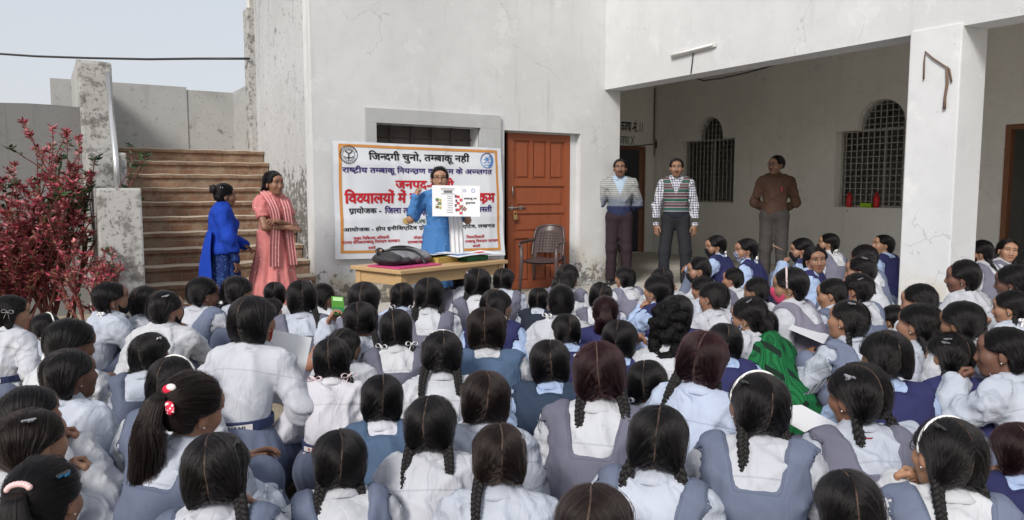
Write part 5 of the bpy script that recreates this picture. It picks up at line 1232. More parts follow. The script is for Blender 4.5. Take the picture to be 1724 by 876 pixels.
# ------------------------------------------------------------------ standing adults
def standing(arms, a2=4, legs=True, male=True, sleeve='long', dress=None, hands=('relax', 'relax'), seed=0, head_pitch=0, stance=.0, h=.0125, flare=.20, hem=.45):
    p = Pose(); lo, hi = (-.46, -.36, 0.0), (.46, .46, 1.66); f = Fld((-.46, -.36, .50), (.46, .46, 1.66), h); a2 = R(a2); w = 1.0 if male else .88
    S = np.array([0, .01, 1.375 if male else 1.36]); N = S + np.array([0, .008, .045]); p.N, p.S, p.a2 = N, S, a2
    p.head = N + np.array([0, .030, .128])
    f.ell((0, 0, .95), (.150 * w if male else .165, .115, .14), 0); f.ell((0, 0, 1.08), (.132 * w, .100, .16), .06); f.ell((0, .005, 1.23), (.158 * w, .110, .17), .06); f.ell((0, .0, 1.32), (.160 * w, .085, .09), .05)
    if not male: f.ell((0, .06, 1.22), (.115, .075, .07), .05)
    f.cone((-.13 * w, 0, 1.355), (.13 * w, 0, 1.355), .054, .054, .05)
    for sx in (-1, 1): f.cone(N, S + np.array([.11 * w * sx, -.005, -.012]), .048, .046, .03)
    torso = f.F.copy(); armd = None; exc = None; p.J = []
    for sx, (el, wr) in zip((-1, 1), arms):
        j = np.array([.172 * w * sx, .0, 1.335]); el, wr = np.array(el, float), np.array(wr, float)
        u = el - j; el = j + u / np.linalg.norm(u) * (.29 * (.95 if not male else 1)); v = wr - el; wr = el + v / np.linalg.norm(v) * (.25 * (.95 if not male else 1))
        r = (.060, .050, .049, .038) if male else (.055, .046, .042, .033)
        d = f.dcone(j, el, r[0], r[1]); d2 = f.dcone(el, wr, r[2], r[3]); hh = np.clip(.5 + .5 * (d - d2) / .03, 0, 1); d = d * (1 - hh) + d2 * hh - .03 * hh * (1 - hh)
        armd = d if armd is None else np.minimum(armd, d); p.J.append((j, el, wr))
        ex = f.dcone(j + np.array([.015 * sx, 0, 0]), j + (el - j) * .6 + np.array([.02 * sx, 0, 0]), .064, .064); exc = ex if exc is None else np.minimum(exc, ex)
    f.un(armd, .035); full = f.F.copy(); near = np.clip(1 - np.abs(armd) / .03, 0, 1)
    fold = creases(f, .0085, seed, 7) + f.folds(.002, seed, (.12, .24), .5, 5) + creases(f, .0085, seed + 30, 6, (.06, .11), 1.2, .34) * near
    sh = full + fold
    if sleeve != 'long':
        fr = {'half': .62, 'elbow': .95}[sleeve]
        for (j, el, wr) in p.J:
            dd = (el - j) / np.linalg.norm(el - j); m = j + (el - j) * fr; pl = (f.X - m[0]) * dd[0] + (f.Y - m[1]) * dd[1] + (f.Z - m[2]) * dd[2]
            na = np.minimum(f.dcone(m, el, .085, .08), f.dcone(el, wr, .075, .065)) ; sh = np.maximum(sh, np.where((na < .0) & (np.abs(armd) < np.abs(torso) + .02), np.minimum(pl, .03), -1))
    f.F = np.maximum(sh, (.90 if not dress else .80) - f.Z); p.shirt = Geo(*f.mesh()).plus(collar_geo(N, a2, 1.02)) if male else Geo(*f.mesh())
    if sleeve == 'long':
        for (j, el, wr) in p.J:
            dd = Vector(wr - el).normalized(); mb = MB(); w0 = Vector(wr); mb.tube([w0 - dd * .03, w0 - dd * .032, w0 + dd * .012, w0 + dd * .012, w0 + dd * .004], [.036, .040, .040, .032, .03], 14, cap=False); p.shirt = p.shirt.plus(from_mb(mb))
    f.F = full + (.0125 if sleeve == 'long' else .010); f.cone(N - np.array([0, 0, .02]), p.head + np.array([0, -.018, -.03]), .056 if male else .048, .052 if male else .045, .02)
    f.F = np.maximum(f.F, .95 - f.Z); p.inner = Geo(*f.mesh())
    up = f.Z - S[2]; F = torso + fold * .6 - .013; yk = np.abs(f.X) - .062 + 0 * up; yk = np.where(f.Y > 0, np.abs(f.X) - .062 - .42 * (up + .02), np.maximum(yk, .02 - up)); F = np.maximum(F, -yk * .9); F = np.maximum(F, -exc); f.F = np.maximum(F, .90 - f.Z); p.vest = Geo(*f.mesh())
    f.F = full - .0035 + fold; f.F = np.maximum(f.F, np.where(f.Y > 0, -(np.abs(f.X) - .030 - .40 * (up + .10)) * .9, -1)); f.F = np.maximum(f.F, .92 - f.Z); p.sweater = Geo(*f.mesh())
    f.F = full - .026 + f.folds(.008, seed + 70, (.07, .14), .35, 4, (.5, .6, 1.2)); f.F = np.maximum(f.F, .86 + .30 * f.X - f.Z); f.cut(f.dell((0, .16, 1.36), (.07, .12, .10))); p.shawl = Geo(*f.mesh()).smooth(2)
    # lower body
    k = Fld((-.46, -.42, 0), (.46, .46, 1.12), .0135)
    if dress:
        k.ell((0, 0, .98), (.168, .128, .13), 0); k.F = k.F
        k.un(np.sqrt((k.X / (1.0)) ** 2 + (k.Y / .82) ** 2) - (.165 + flare * np.clip((.98 - k.Z) / (.98 - hem), 0, 1.1) ** 1.1), 0); ang = np.arctan2(k.Y, k.X)
        k.F = k.F + np.clip((1.0 - k.Z) / .5, 0, 1) * (.018 * np.sin(ang * 9 + 2 * np.sin(k.Z * 4 + seed)) + .008 * np.sin(ang * 21 + seed)); k.F = np.maximum(k.F, np.maximum(hem - k.Z, k.Z - 1.06)); p.lower = Geo(*k.mesh())
    k = Fld((-.30, -.25, 0), (.30, .30, 1.12), .0125)
    k.ell((0, 0, .93), (.168 * w if male else .16, .120, .12), 0)
    for sx in (-1, 1):
        x1 = (.10 + stance) * sx; k.cone((.088 * sx, 0, .88), (x1 * .98, .012, .48), .094, .074, .05); k.cone((x1 * .98, .012, .48), (x1 * 1.05, -.012, .085), .073, .066, .03)
    k.F = np.maximum(k.F + k.folds(.0055, seed + 9, (.07, .16), .5, 5, (1, 1, .8)) * np.clip((1 - k.Z) * 1.4, .3, 1), np.maximum(.035 - k.Z, k.Z - (1.0 if male else .9))); p.trousers = Geo(*k.mesh())
    mb = []
    for sx in (-1, 1):
        q = Fld((-.3, -.15, 0), (.3, .30, .16), .009); x1 = (.105 + stance) * sx; q.cone((x1, -.045, .045), (x1 + .02 * sx, .13, .038), .042, .040, 0); q.cone((x1, -.02, .05), (x1, -.01, .10), .045, .042, .02); q.F = np.maximum(q.F, .002 - q.Z); mb.append(Geo(*q.mesh()))
    p.shoes = mb
    p.hand = [(wr, (wr - el) / np.linalg.norm(wr - el), st, i) for i, ((j, el, wr), st) in enumerate(zip(p.J, hands))]
    return p
def stripes1(t, v, base):
    z = t.sep(v)[2]; s = t.math('FRACT', t.math('MULTIPLY', z, 38.0)); line = t.ramp(s, .62, .72); top = t.ramp(z, 1.10, 1.24)
    c = t.mix(t.math('MULTIPLY', line, t.ramp(z, .98, 1.1)), t.mix(top, (.22, .25, .30), (.44, .45, .43)), (.035, .05, .085)); return t.mix(t.ramp(z, 1.07, 1.03), c, (.022, .03, .075))
def stripes2(t, v, base):
    z = t.sep(v)[2]; ph = t.math('FRACT', t.math('MULTIPLY', z, 8.5)); r = t.n('ValToRGB'); r.color_ramp.interpolation = 'CONSTANT'; t.put(r.inputs[0], ph); e = r.color_ramp.elements
    cols = [(0, (.02, .022, .035)), (.10, (.30, .29, .28)), (.17, (.02, .022, .035)), (.24, (.30, .15, .17)), (.31, (.02, .022, .035)), (.40, (.30, .30, .30)), (.50, (.02, .022, .035)), (.58, (.03, .13, .10)), (.72, (.02, .022, .035)), (.80, (.36, .35, .34)), (.86, (.02, .022, .035)), (.92, (.28, .14, .16)), (.97, (.02, .022, .035))]
    e[0].position, e[0].color = 0, (*cols[0][1], 1); e[1].position, e[1].color = cols[1][0], (*cols[1][1], 1)
    for q, c in cols[2:]: n = e.new(q); n.color = (*c, 1)
    return t.mix(t.ramp(z, .985, .98), r.outputs[0], (.02, .022, .035))
def checks(t, v, base):
    x, y, z = t.sep(v)[:3]; a = t.ramp(t.math('FRACT', t.math('MULTIPLY', t.math('ADD', x, t.math('MULTIPLY', y, .7)), 34.0)), .5, .56); b = t.ramp(t.math('FRACT', t.math('MULTIPLY', z, 32.0)), .5, .56)
    return t.mix(t.math('MULTIPLY', t.math('ADD', a, b), .5), (.62, .63, .66), (.035, .045, .13))
def kurta_dots(t, v, base):
    vo = t.n('TexVoronoi'); t.put(vo.inputs['Vector'], v); vo.inputs['Scale'].default_value = 13; return t.mix(t.ramp(vo.outputs['Distance'], .13, .09), base, (.55, .62, .70))
def fine_dots(t, v, base):
    vo = t.n('TexVoronoi'); t.put(vo.inputs['Vector'], v); vo.inputs['Scale'].default_value = 42; return t.mix(t.ramp(vo.outputs['Distance'], .34, .24), base, (.05, .12, .32))
def sequins(t, v, base):
    vo = t.n('TexVoronoi'); t.put(vo.inputs['Vector'], v); vo.inputs['Scale'].default_value = 20; return t.mix(t.ramp(vo.outputs['Distance'], .17, .12), base, (.80, .55, .52))
def diamonds(t, v, base):
    x, y, z = t.sep(v)[:3]; a = t.math('ABSOLUTE', t.math('SUBTRACT', t.math('FRACT', t.math('MULTIPLY', t.math('ADD', x, t.math('MULTIPLY', y, .6)), 11.0)), .5)); b = t.math('ABSOLUTE', t.math('SUBTRACT', t.math('FRACT', t.math('MULTIPLY', t.math('SUBTRACT', z, t.math('MULTIPLY', y, .35)), 11.0)), .5))
    d = t.ramp(t.math('ADD', a, b), .30, .27); hl = t.math('MULTIPLY', t.math('SINE', t.math('MULTIPLY', t.math('ADD', x, y), 330.0)), t.math('SINE', t.math('MULTIPLY', z, 330.0)))
    return t.mix(d, t.mix(t.ramp(hl, .15, .5), (.012, .135, .045), (.004, .035, .014)), (.010, .022, .016))
M_SW1 = cloth_mat('striped_knit_sweater', 500, .14, stripes1); M_SW2 = cloth_mat('multi_striped_knit_vest', 500, .14, stripes2); M_CHK = cloth_mat('navy_checked_cotton', 400, .14, checks)
M_KUR = cloth_mat('blue_printed_cotton', 400, .2, kurta_dots); M_DOT = cloth_mat('dark_blue_dotted_cotton', 400, .2, fine_dots); M_SEQ = cloth_mat('pink_sequined_cloth', 400, .22, sequins); M_SHL = cloth_mat('green_diamond_shawl', 200, .3, diamonds)
def adult(label, x, ytop, yfeet, zf, yaw, p, head, skin, hair, hcol, turn=0, pitch=0, depth=None, roll=0):
    P = at_depth(x, 500, depth) if depth else at_z(x, yfeet, zf); Y = P.y; top = at_depth(x, ytop, Y).z
    HM = Matrix.Translation(p.head) @ Matrix.Rotation(R(-turn), 4, 'Z') @ Matrix.Rotation(R(pitch), 4, 'X') @ Matrix.Rotation(R(roll), 4, 'Y'); HM = HM @ Matrix.Diagonal((1.04, 1.04, 1.06, 1))
    cr = (HM @ Vector((0, -.01, .117))).z; s = (top - zf) / cr; los = math.atan2(P.x, P.y); hb = los + R(yaw - turn)
    B = Matrix.Translation((P.x, P.y, zf)) @ Matrix.Rotation(-hb, 4, 'Z') @ Matrix.Diagonal((s, s, s, 1))
    g = head.tf(HM).plus(p.inner)
    for wr, dd, st, sd_, *pal in p.hand: g = g.plus(hand_place(wr, dd, st, sd_, pal[0] if pal else None, 1.08))
    b = bpy.data.objects.new('person', g.to('person', M_SKIN)); link(b); b.matrix_world = B; b.color = (*skin, 1); tag(b, label, 'person', 'adults standing by the building')
    h = child('hair', HAIR_ME[hair], b, HM, hcol); child('strands', STRANDS[hair], h, None, hcol); return b, h, HM
BACK = [((-.255, -.08, 1.07), (-.06, -.20, .95)), ((.255, -.08, 1.07), (.06, -.20, .95))]
SKN = (.25, .135, .09); SKD = (.19, .10, .068)
p = standing(BACK, seed=21); b, h, HM = adult('man in white and navy striped sweater with hands behind his back', 1041, 267, 479, .12, 178, p, HEAD_M[0], SKD, 'short', HC['k'], pitch=2)
child('shirt', p.shirt.to('shirt', M_CLOTH), b, None, (.36, .46, .58)); child('sweater', p.sweater.to('sweater', M_SW1), b, None, (1, 1, 1)); child('trousers', p.trousers.to('trousers', M_CLOTH), b, None, (.032, .022, .028))
for g in p.shoes: child('shoe', g.to('shoe', M_BLACK), b)
p = standing([((-.235, -.01, 1.06), (-.245, .05, .82)), ((.235, -.01, 1.06), (.245, .05, .82))], seed=22, stance=.035); b, h, HM = adult('man in multicoloured striped knit vest over navy checked shirt, arms down', 1135, 266, 484, .12, 180, p, HEAD_M[1], SKN, 'short', HC['k'])
child('shirt', p.shirt.to('shirt', M_CHK), b, None, (1, 1, 1)); child('vest', p.vest.to('vest', M_SW2), b, None, (1, 1, 1)); child('trousers', p.trousers.to('trousers', M_CLOTH), b, None, (.024, .026, .032))
for g in p.shoes: child('shoe', g.to('shoe', M_BLACK), b)
p = standing(BACK, seed=23); b, h, HM = adult('bearded man in dark brown shirt and glasses looking aside, standing apart on the right', 1300, 261, 481, .12, -140, p, HEAD_M[2], (.27, .15, .10), 'short', HC['k'], turn=38)
child('shirt', p.shirt.to('shirt', M_CLOTH), b, None, (.085, .050, .036)); child('trousers', p.trousers.to('trousers', M_CLOTH), b, None, (.06, .056, .055)); child('spectacles', GLASS_ME, b, HM)
for g in p.shoes: child('shoe', g.to('shoe', M_BLACK), b)
mb = MB()
for k in range(7): z = .95 + k * .062; mb.ball((0, .108 + .012 * math.sin((z - .93) * 6.5), z), .006, 8, 5)
child('button', mb.mesh('button', M_BLACK), b)
mb = MB(); mb.tube([(-.085, .118, 1.20), (-.080, .120, 1.265)], .0055, 6); child('pen', mb.mesh('pen', plain('red_pen', (.5, .05, .06), .4)), b)

# speaker with a chart
p = standing([((-.30, .12, 1.06), (-.22, .30, 1.22)), ((.31, .08, 1.11), (.22, .13, 1.50))], male=False, sleeve='elbow', dress=True, hands=('hold', 'fist'), seed=24, flare=.10, hem=.42)
SPK_D = 7.70
b, h, HM = adult('woman in blue kurta and glasses speaking, one fist raised, holding up a chart', 741, 280, 0, .0, 178, p, HEADS[0], (.34, .19, .125), 'bun', HC['k'], depth=SPK_D, turn=6); SPK = b
child('kurta', p.shirt.to('kurta', M_KUR), b, None, (.065, .19, .44)); child('kurta_skirt', p.lower.to('kurta_skirt', M_KUR), b, None, (.065, .19, .44)); child('trousers', p.trousers.to('trousers', M_CLOTH), b, None, (.05, .13, .33))
child('spectacles', GLASS_ME, b, HM); mk_ = child('face_mask', MASK_ME['s'], b, HM @ Matrix.Translation((0, -.012, -.058)) @ Matrix.Scale(.93, 4), (.012, .012, .014))
mb = MB(); mb.ball((0, -.125, -.03), (.045, .035, .045), 12, 8); child('bun', mb.mesh('bun', M_BRAID), h)
for (j, el, wr) in p.J[1:]:
    mb = MB(); q = Vector(el) + (Vector(wr) - Vector(el)) * .86; d = (Vector(wr) - Vector(el)).normalized(); u = d.orthogonal().normalized(); w = d.cross(u)
    mb.tube([q + (u * math.cos(a) + w * math.sin(a)) * .030 for a in np.linspace(0, 6.283, 17)[:-1]], .0028, 5, closed=True); child('bangle', mb.mesh('bangle', M_BRASS), b)
def drape(pts, wid, mat_, parent, name, col=None, amp=.012, fr=7, th=.004):
    """a length of cloth hung along a path with lengthwise pleats; pts are (point, side vector)"""
    P = smooth_path([q[0] for q in pts], 30); Sd = smooth_path([q[1] for q in pts], 30); mb = MB(); nu = 18
    def fn(u, v, o=0.0):
        i = min(30, int(round(v * 30))); s = Sd[i]; t = (P[min(30, i + 1)] - P[max(0, i - 1)]).normalized(); n = t.cross(s).normalized()
        return P[i] + s * wid * (u - .5) * (1 + .15 * v) + n * (amp * math.sin(u * fr * 3.1 + v * 2.2) + o)
    mb.sheet(lambda u, v: fn(u, v), nu, 30); mb.sheet(lambda u, v: fn(1 - u, v, -th), nu, 30); return child(name, from_mb(mb).to(name, mat_), parent, None, col)
V3 = Vector
drape([(V3((-.06, -.13, 1.20)), V3((1, 0, 0))), (V3((-.10, -.08, 1.38)), V3((1, .1, .2))), (V3((-.10, .04, 1.41)), V3((1, 0, .2))), (V3((-.12, .13, 1.30)), V3((1, 0, .1))), (V3((-.14, .17, 1.10)), V3((1, 0, 0))), (V3((-.15, .18, .85)), V3((1, 0, 0))), (V3((-.16, .19, .55)), V3((1, .1, 0)))], .13, M_CLOTH, b, 'dupatta', (.72, .73, .76))
# chart
C0, C1 = at_depth(727, 312, 7.30), at_depth(808, 364, 7.36); cw, ch = (C1 - C0).x, C0.z - C1.z
cht = empty('chart', C0, 0, 'white folding chart with coloured pictures held up by the speaker', 'chart')
def cp(u, v, o=0.0): return (u * cw, .02 * math.sin(u * 3) + (.03 * abs(u - .62)) - o + .05 * u, -v * ch - .012 * u * (1 if u < .62 else 1) + .006 * u)
mb = MB(); mb.sheet(lambda u, v: cp(u, v), 24, 8); mb.sheet(lambda u, v: cp(1 - u, v, -.004), 24, 8); mb.build('board', flat('white_card', (.78, .79, .82)), cht)
CHM = {}
def crect(k, c, u0, v0, u1, v1, o=.003):
    if k not in CHM: CHM[k] = (MB(), c)
    CHM[k][0].sheet(lambda u, v: cp(u0 + (u1 - u0) * u, v1 + (v0 - v1) * v, o), 3, 2)
rr = random.Random(5)
for k in range(6): crect('red_picture', (.5, .06, .06), .50 + .06 * (k % 2) + .01, .32 + .105 * k, .50 + .06 * (k % 2) + .075, .32 + .105 * k + .085)
for k in range(4): crect('dark_picture', (.12, .07, .10), .47 + .015 * (k % 2), .30 + .15 * k, .51 + .015 * (k % 2), .30 + .15 * k + .09)
for k in range(3): crect('leaf_picture', ((.10, .22, .05)), .07 + .05 * (k % 2), .42 + .12 * k, .14 + .05 * (k % 2), .50 + .12 * k); crect('ochre_picture', (.5, .38, .08), .15, .44 + .12 * k, .19, .52 + .12 * k); crect('red_picture', (.5, .06, .06), .09, .50 + .10 * k, .125, .53 + .10 * k, .0036)
for k in range(8): crect('grey_lettering', (.18, .18, .20), .30 + rr.uniform(0, .02), .34 + .075 * k, .43, .355 + .075 * k)
crect('grey_lettering', (.18, .18, .20), .18, .10, .47, .118); crect('grey_lettering', (.18, .18, .20), .20, .15, .45, .162); crect('grey_lettering', (.18, .18, .20), .19, .265, .47, .28)
crect('panel_edge', (.45, .47, .52), .618, .02, .623, .99)
for k, (m, c) in CHM.items(): m.build(k if 'picture' in k else ('lettering' if 'letter' in k else 'fold'), flat(k + '_ink', c), cht)
mb = MB(); put_text(mb, '4000', (.235, -.245, .42, -.185), lambda a, b_, e: (a * cw, cp(a, 0)[1] - .0035 - e, b_ * ch), .03); mb.build('lettering', INK['k'], cht); mb = MB(); put_text(mb, 'तम~बाकू पर', (.66, -.46, .93, -.41), lambda a, b_, e: (a * cw, cp(a, 0)[1] - .0035 - e, b_ * ch), .02); mb.build('lettering', INK['k'], cht); mb = MB(); put_text(mb, 'दुष~प^भाव', (.70, -.60, .90, -.55), lambda a, b_, e: (a * cw, cp(a, 0)[1] - .0035 - e, b_ * ch), .02); mb.build('lettering', INK['k'], cht)
mb = MB()
for (u, v, r0, r1) in ((.68, .16, .022, .03), (.86, .16, .030, .04)):
    vs = []
    for i in range(21): a = R(18 * i); vs += [cp(u + r0 * math.cos(a), v + r0 * 1.6 * math.sin(a), .003), cp(u + r1 * math.cos(a), v + r1 * 1.6 * math.sin(a), .003)]
    mb.add(vs, [(2 * i, 2 * i + 1, 2 * i + 3, 2 * i + 2) for i in range(20)])
mb.build('emblem', INK['b'], cht)

# two women by the stairs
p = standing([((-.175, .13, 1.10), (.10, .20, 1.16)), ((.175, .14, 1.08), (-.12, .23, 1.08))], male=False, sleeve='half', dress=True, seed=25, flare=.17, hem=.06)
b, h, HM = adult('woman in long pink dress with pink scarf and folded arms', 462, 288, 0, .0, 138, p, HEADS[1], (.25, .13, .085), 'bun', HC['k'], depth=7.45, turn=-8)
PK = (.58, .205, .20); child('dress', p.shirt.to('dress', M_SEQ), b, None, PK); child('dress_skirt', p.lower.to('dress_skirt', M_SEQ), b, None, PK)
for sx in (-1, 1): drape([(V3((.03 * sx, -.10, 1.40)), V3((1, .3 * sx, 0))), (V3((.075 * sx, -.01, 1.445)), V3((1, 0, -.3 * sx))), (V3((.075 * sx, .115, 1.33)), V3((1, 0, 0))), (V3((.07 * sx, .165, 1.18)), V3((1, 0, 0))), (V3((.09 * sx, .165, .95)), V3((1, 0, 0))), (V3((.11 * sx, .175, .70)), V3((1, 0, 0)))], .105, M_SEQ, b, 'scarf', (.62, .27, .27))
mb = MB()
for k in range(30):
    r_ = random.Random(k); a = r_.uniform(-1, 1); mb.tube(smooth_path([(a * .05, -.10, .0), (a * .065, -.115, -.10), (a * .06, -.105 + r_.uniform(-.02, .02), -.22), (a * .05, -.10, -.34 + r_.uniform(-.04, .04))], 8), [.008, .010, .011, .011, .011, .010, .009, .006, .002], 6)
child('loose_hair', mb.mesh('loose_hair', M_BRAID), h)
mb = MB(); mb.ball((0, .104, .030), .004, 8, 5); child('bindi', mb.mesh('bindi', INK['r']), b, HM)
p = standing([((-.25, .04, 1.08), (-.14, .20, 1.00)), ((.24, .06, 1.07), (.20, .12, .84))], male=False, sleeve='long', dress=True, seed=26, flare=.13, hem=.06)
b, h, HM = adult('woman wrapped in a royal blue shawl over a dark blue dress, hair in a bun', 378, 309, 0, .0, 82, p, HEADS[2], (.20, .105, .07), 'bun', HC['k'], depth=7.15, turn=-6, pitch=-3)
child('dress', p.shirt.to('dress', M_DOT), b, None, (.012, .028, .12)); child('dress_skirt', p.lower.to('dress_skirt', M_DOT), b, None, (.012, .028, .12)); child('shawl', p.shawl.to('shawl', M_CLOTH), b, None, (.012, .050, .37))
drape([(V3((.05, -.12, 1.15)), V3((1, .1, 0))), (V3((.08, -.165, .95)), V3((1, .2, 0))), (V3((.09, -.185, .75)), V3((1, .3, 0))), (V3((.10, -.19, .50)), V3((1, .3, 0)))], .24, M_CLOTH, b, 'shawl_end', (.012, .050, .37), .02)
mb = MB(); mb.ball((0, -.118, .055), (.048, .036, .045), 14, 9)
for k in range(10): mb.tube(smooth_path([(.045 * math.cos(k * .63), -.11, .055 + .04 * math.sin(k * .63)), (.03 * math.cos(k * .63 + .5), -.150, .055 + .03 * math.sin(k * .63 + .5)), (.045 * math.cos(k * .63 + 1.2), -.115, .055 + .042 * math.sin(k * .63 + 1.2))], 6), .008, 6)
child('bun', mb.mesh('bun', M_BRAID), h); mb = MB()
for k in range(5): mb.ball((.062 + .006 * (k % 2), -.06 + .02 * k, .075 - .004 * k), .006, 8, 5)
child('hair_pins', mb.mesh('hair_pins', plain('pearl_pins', (.6, .6, .65), .3)), h)

# ------------------------------------------------------------------ table, bag, papers, chair
def wood():
    t = NT('pale_varnished_wood'); v = t.coord(scale=(1.2, 14, 14)); c = t.mix(t.noise(v, 3, 5), (.42, .27, .13), (.58, .40, .21)); c = t.mix(t.ramp(t.noise(t.coord(), 6, 5), .6, .75, 0, .5), c, (.30, .19, .10)); t.bump(t.noise(v, 9, 4), .1, .004); return t.fin(c, .45, .4)
M_WOOD = wood()
FL = at_z(675, 455, .77); FR = at_z(848, 437.5, .77); ax = (FR - FL); TL = ax.length; taz = math.atan2(ax.y, ax.x); TD = .62
tab = empty('table', (FL.x, FL.y, 0), taz, 'pale wooden table standing in front of the speaker, bag and papers on it', 'table')
mb = MB(); mb.box((-.03, -.03, .735), (TL + .03, TD + .03, .768), bev=.006); mb.build('tabletop', M_WOOD, tab)
for x in (0, TL - .065):
    for y in (0, TD - .065): mb = MB(); mb.box((x, y, 0), (x + .065, y + .065, .7345), bev=.004); mb.build('leg', M_WOOD, tab)
mb = MB(); mb.box((.066, .012, .635), (TL - .066, .034, .734)); mb.build('apron', M_WOOD, tab); mb = MB(); mb.box((.066, TD - .034, .635), (TL - .066, TD - .012, .734)); mb.build('apron', M_WOOD, tab)
for x in (.012, TL - .034): mb = MB(); mb.box((x, .066, .635), (x + .022, TD - .066, .734)); mb.build('apron', M_WOOD, tab)
TM = Matrix.Translation((FL.x, FL.y, .768)) @ Matrix.Rotation(taz, 4, 'Z')
def on_table(name, x, y, rz, label, cat, dz=0):
    o = empty(name, (0, 0, 0), 0, label, cat); o.matrix_world = TM @ Matrix.Translation((x, y, dz)) @ Matrix.Rotation(R(rz), 4, 'Z'); return o
bag = on_table('backpack', .30, .33, 4, 'grey and black backpack lying flat on the left of the table', 'backpack', .016); bag.matrix_world = bag.matrix_world @ Matrix.Diagonal((.95, .95, .72, 1))
f = Fld((-.32, -.24, -.01), (.32, .24, .24), .010); f.ell((0, 0, .07), (.27, .185, .085), 0); f.ell((.03, .02, .10), (.20, .14, .075), .05); f.ell((.17, -.02, .07), (.10, .14, .07), .04); f.F = np.maximum(f.F + f.folds(.006, 3, (.06, .14), .5, 5), .002 - f.Z)
M_BAGG = cloth_mat('grey_nylon', 260, .2, rough=.6); M_BAGB = cloth_mat('black_nylon', 260, .2, rough=.5)
o = child('bag_body', Geo(*f.mesh()).to('bag_body', M_BAGG), bag, None, (.20, .205, .225))
f = Fld((-.34, -.26, -.01), (.34, .26, .26), .010); f.ell((-.20, 0, .072), (.10, .165, .078), 0); f.ell((-.10, -.125, .06), (.17, .06, .045), .03); f.F = np.maximum(f.F + f.folds(.006, 5, (.06, .14), .5, 5), .003 - f.Z); child('pocket', Geo(*f.mesh()).to('pocket', M_BAGB), bag, None, (.045, .045, .05))
for k, pts in enumerate(([(-.22, .08, .14), (-.12, -.02, .185), (.0, -.12, .165), (.05, -.19, .08), (.06, -.22, .01)], [(-.25, -.05, .12), (-.1, .05, .19), (.08, .06, .19), (.2, .02, .15)], [(-.27, .0, .10), (-.30, .02, .17), (-.24, .04, .20), (-.18, .05, .155)])):
    mb = MB(); mb.tube(smooth_path(pts, 20), .017, 8, flat=.35); mb.build('strap', M_BLACK, bag)
mb = MB(); mb.tube([(.0 + .19 * math.cos(a), .02 + .12 * math.sin(a), .158 - .02 * abs(math.cos(a))) for a in np.linspace(.3, 4.2, 26)], .005, 6); mb.build('zip', M_CLIP, bag)
def sheetbox(name, x, y, w, d, h, rz, col, label, cat, dz, wob=.0):
    o = on_table(name, x, y, rz, label, cat, dz); m = MB(); m.box((-w / 2, -d / 2, 0), (w / 2, d / 2, h), bev=min(.003, h * .3)); m.build(name + '_body' if False else 'cover', plain(name + '_paint', col, .5, .35, .08, 30, .05), o); return o
sheetbox('folder', .26, .26, .50, .40, .012, 3, (.52, .06, .20), 'pink folder lying under the grey backpack on the table', 'folder', .002)
o = sheetbox('book', .70, .33, .30, .26, .05, 10, (.45, .33, .09), 'thick ochre covered book lying beside the backpack on the table', 'book', .002)
o = sheetbox('book', 1.02, .22, .26, .22, .045, -3, (.02, .13, .055), 'dark green book near the right end of the table under papers', 'book', .002)
m = MB(); m.box((-.122, -.105, .006), (.124, -.1085, .038)); m.build('pages', flat('page_edges', (.6, .58, .5)), o)
def paper(x, y, w, d, rz, dz, label, prints, tilt=0):
    o = on_table('poster', x, y, rz, label, 'poster', dz); o.matrix_world = o.matrix_world @ Matrix.Rotation(R(tilt), 4, 'Y')
    fn = lambda u, v, e=0: ((u - .5) * w, (v - .5) * d, .008 * math.sin(u * 5 + v * 2) + e); m = MB(); m.sheet(lambda u, v: fn(u, v), 16, 10); m.sheet(lambda u, v: fn(1 - u, v, -.002), 16, 10); m.build('sheet', flat('poster_paper', (.76, .78, .82)), o)
    for c, u0, v0, u1, v1 in prints: m = MB(); m.sheet(lambda u, v: fn(u0 + (u1 - u0) * u, v0 + (v1 - v0) * v, .002), 6, 4); m.build('picture', INK[c], o)
paper(.82, .42, .62, .36, 8, .064, 'shiny printed poster sloping off the backpack on the table', [('b', .05, .1, .35, .6), ('p', .4, .3, .6, .8), ('k', .7, .2, .9, .5)], 3)
paper(1.02, .22, .58, .36, -4, .060, 'white poster with blue prints overhanging the right end of the table', [('b', .08, .2, .3, .45), ('b', .38, .5, .62, .8), ('p', .55, .15, .8, .35), ('r', .72, .6, .9, .8), ('b', .1, .6, .25, .85)], -1)

M_CH = plain('brown_moulded_plastic', (.082, .058, .058), .38, .45, .15, 8, .03)
cp0 = at_z(916, 492, .118); chair = empty('plastic_chair', (cp0.x, cp0.y + .05, .118), R(-20), 'brown moulded plastic chair with quilted lattice back, empty, beside the door', 'chair')
def sc(x, y, z): return Vector((x, y, z))
f = MB()                                                     # seat and curved back shell, chair faces -Y
def seat_fn(u, v): x = (u - .5) * .46; y = -.22 + .44 * v; return (x * (1 - .08 * v), y, .42 + .02 * (abs(u - .5) * 2) ** 2 - .018 * math.sin(math.pi * v) - (.03 * (1 - v) ** 4))
f.sheet(lambda u, v: seat_fn(u, v), 12, 10); f.sheet(lambda u, v: tuple(np.array(seat_fn(1 - u, v)) - [0, 0, .018]), 12, 10); f.build('seat', M_CH, chair)
def back_fn(u, v, o=0): a = (u - .5) * 1.9; r = .25 + .03 * v; w = 1 - .22 * v ** 2.2; return (r * math.sin(a) * w * 1.02, .0 + r * math.cos(a) * .85 + .10 * v + .015 + o, .43 + .40 * v - .03 * abs(u - .5) * v)
mb = MB(); rows, cols = 8, 9
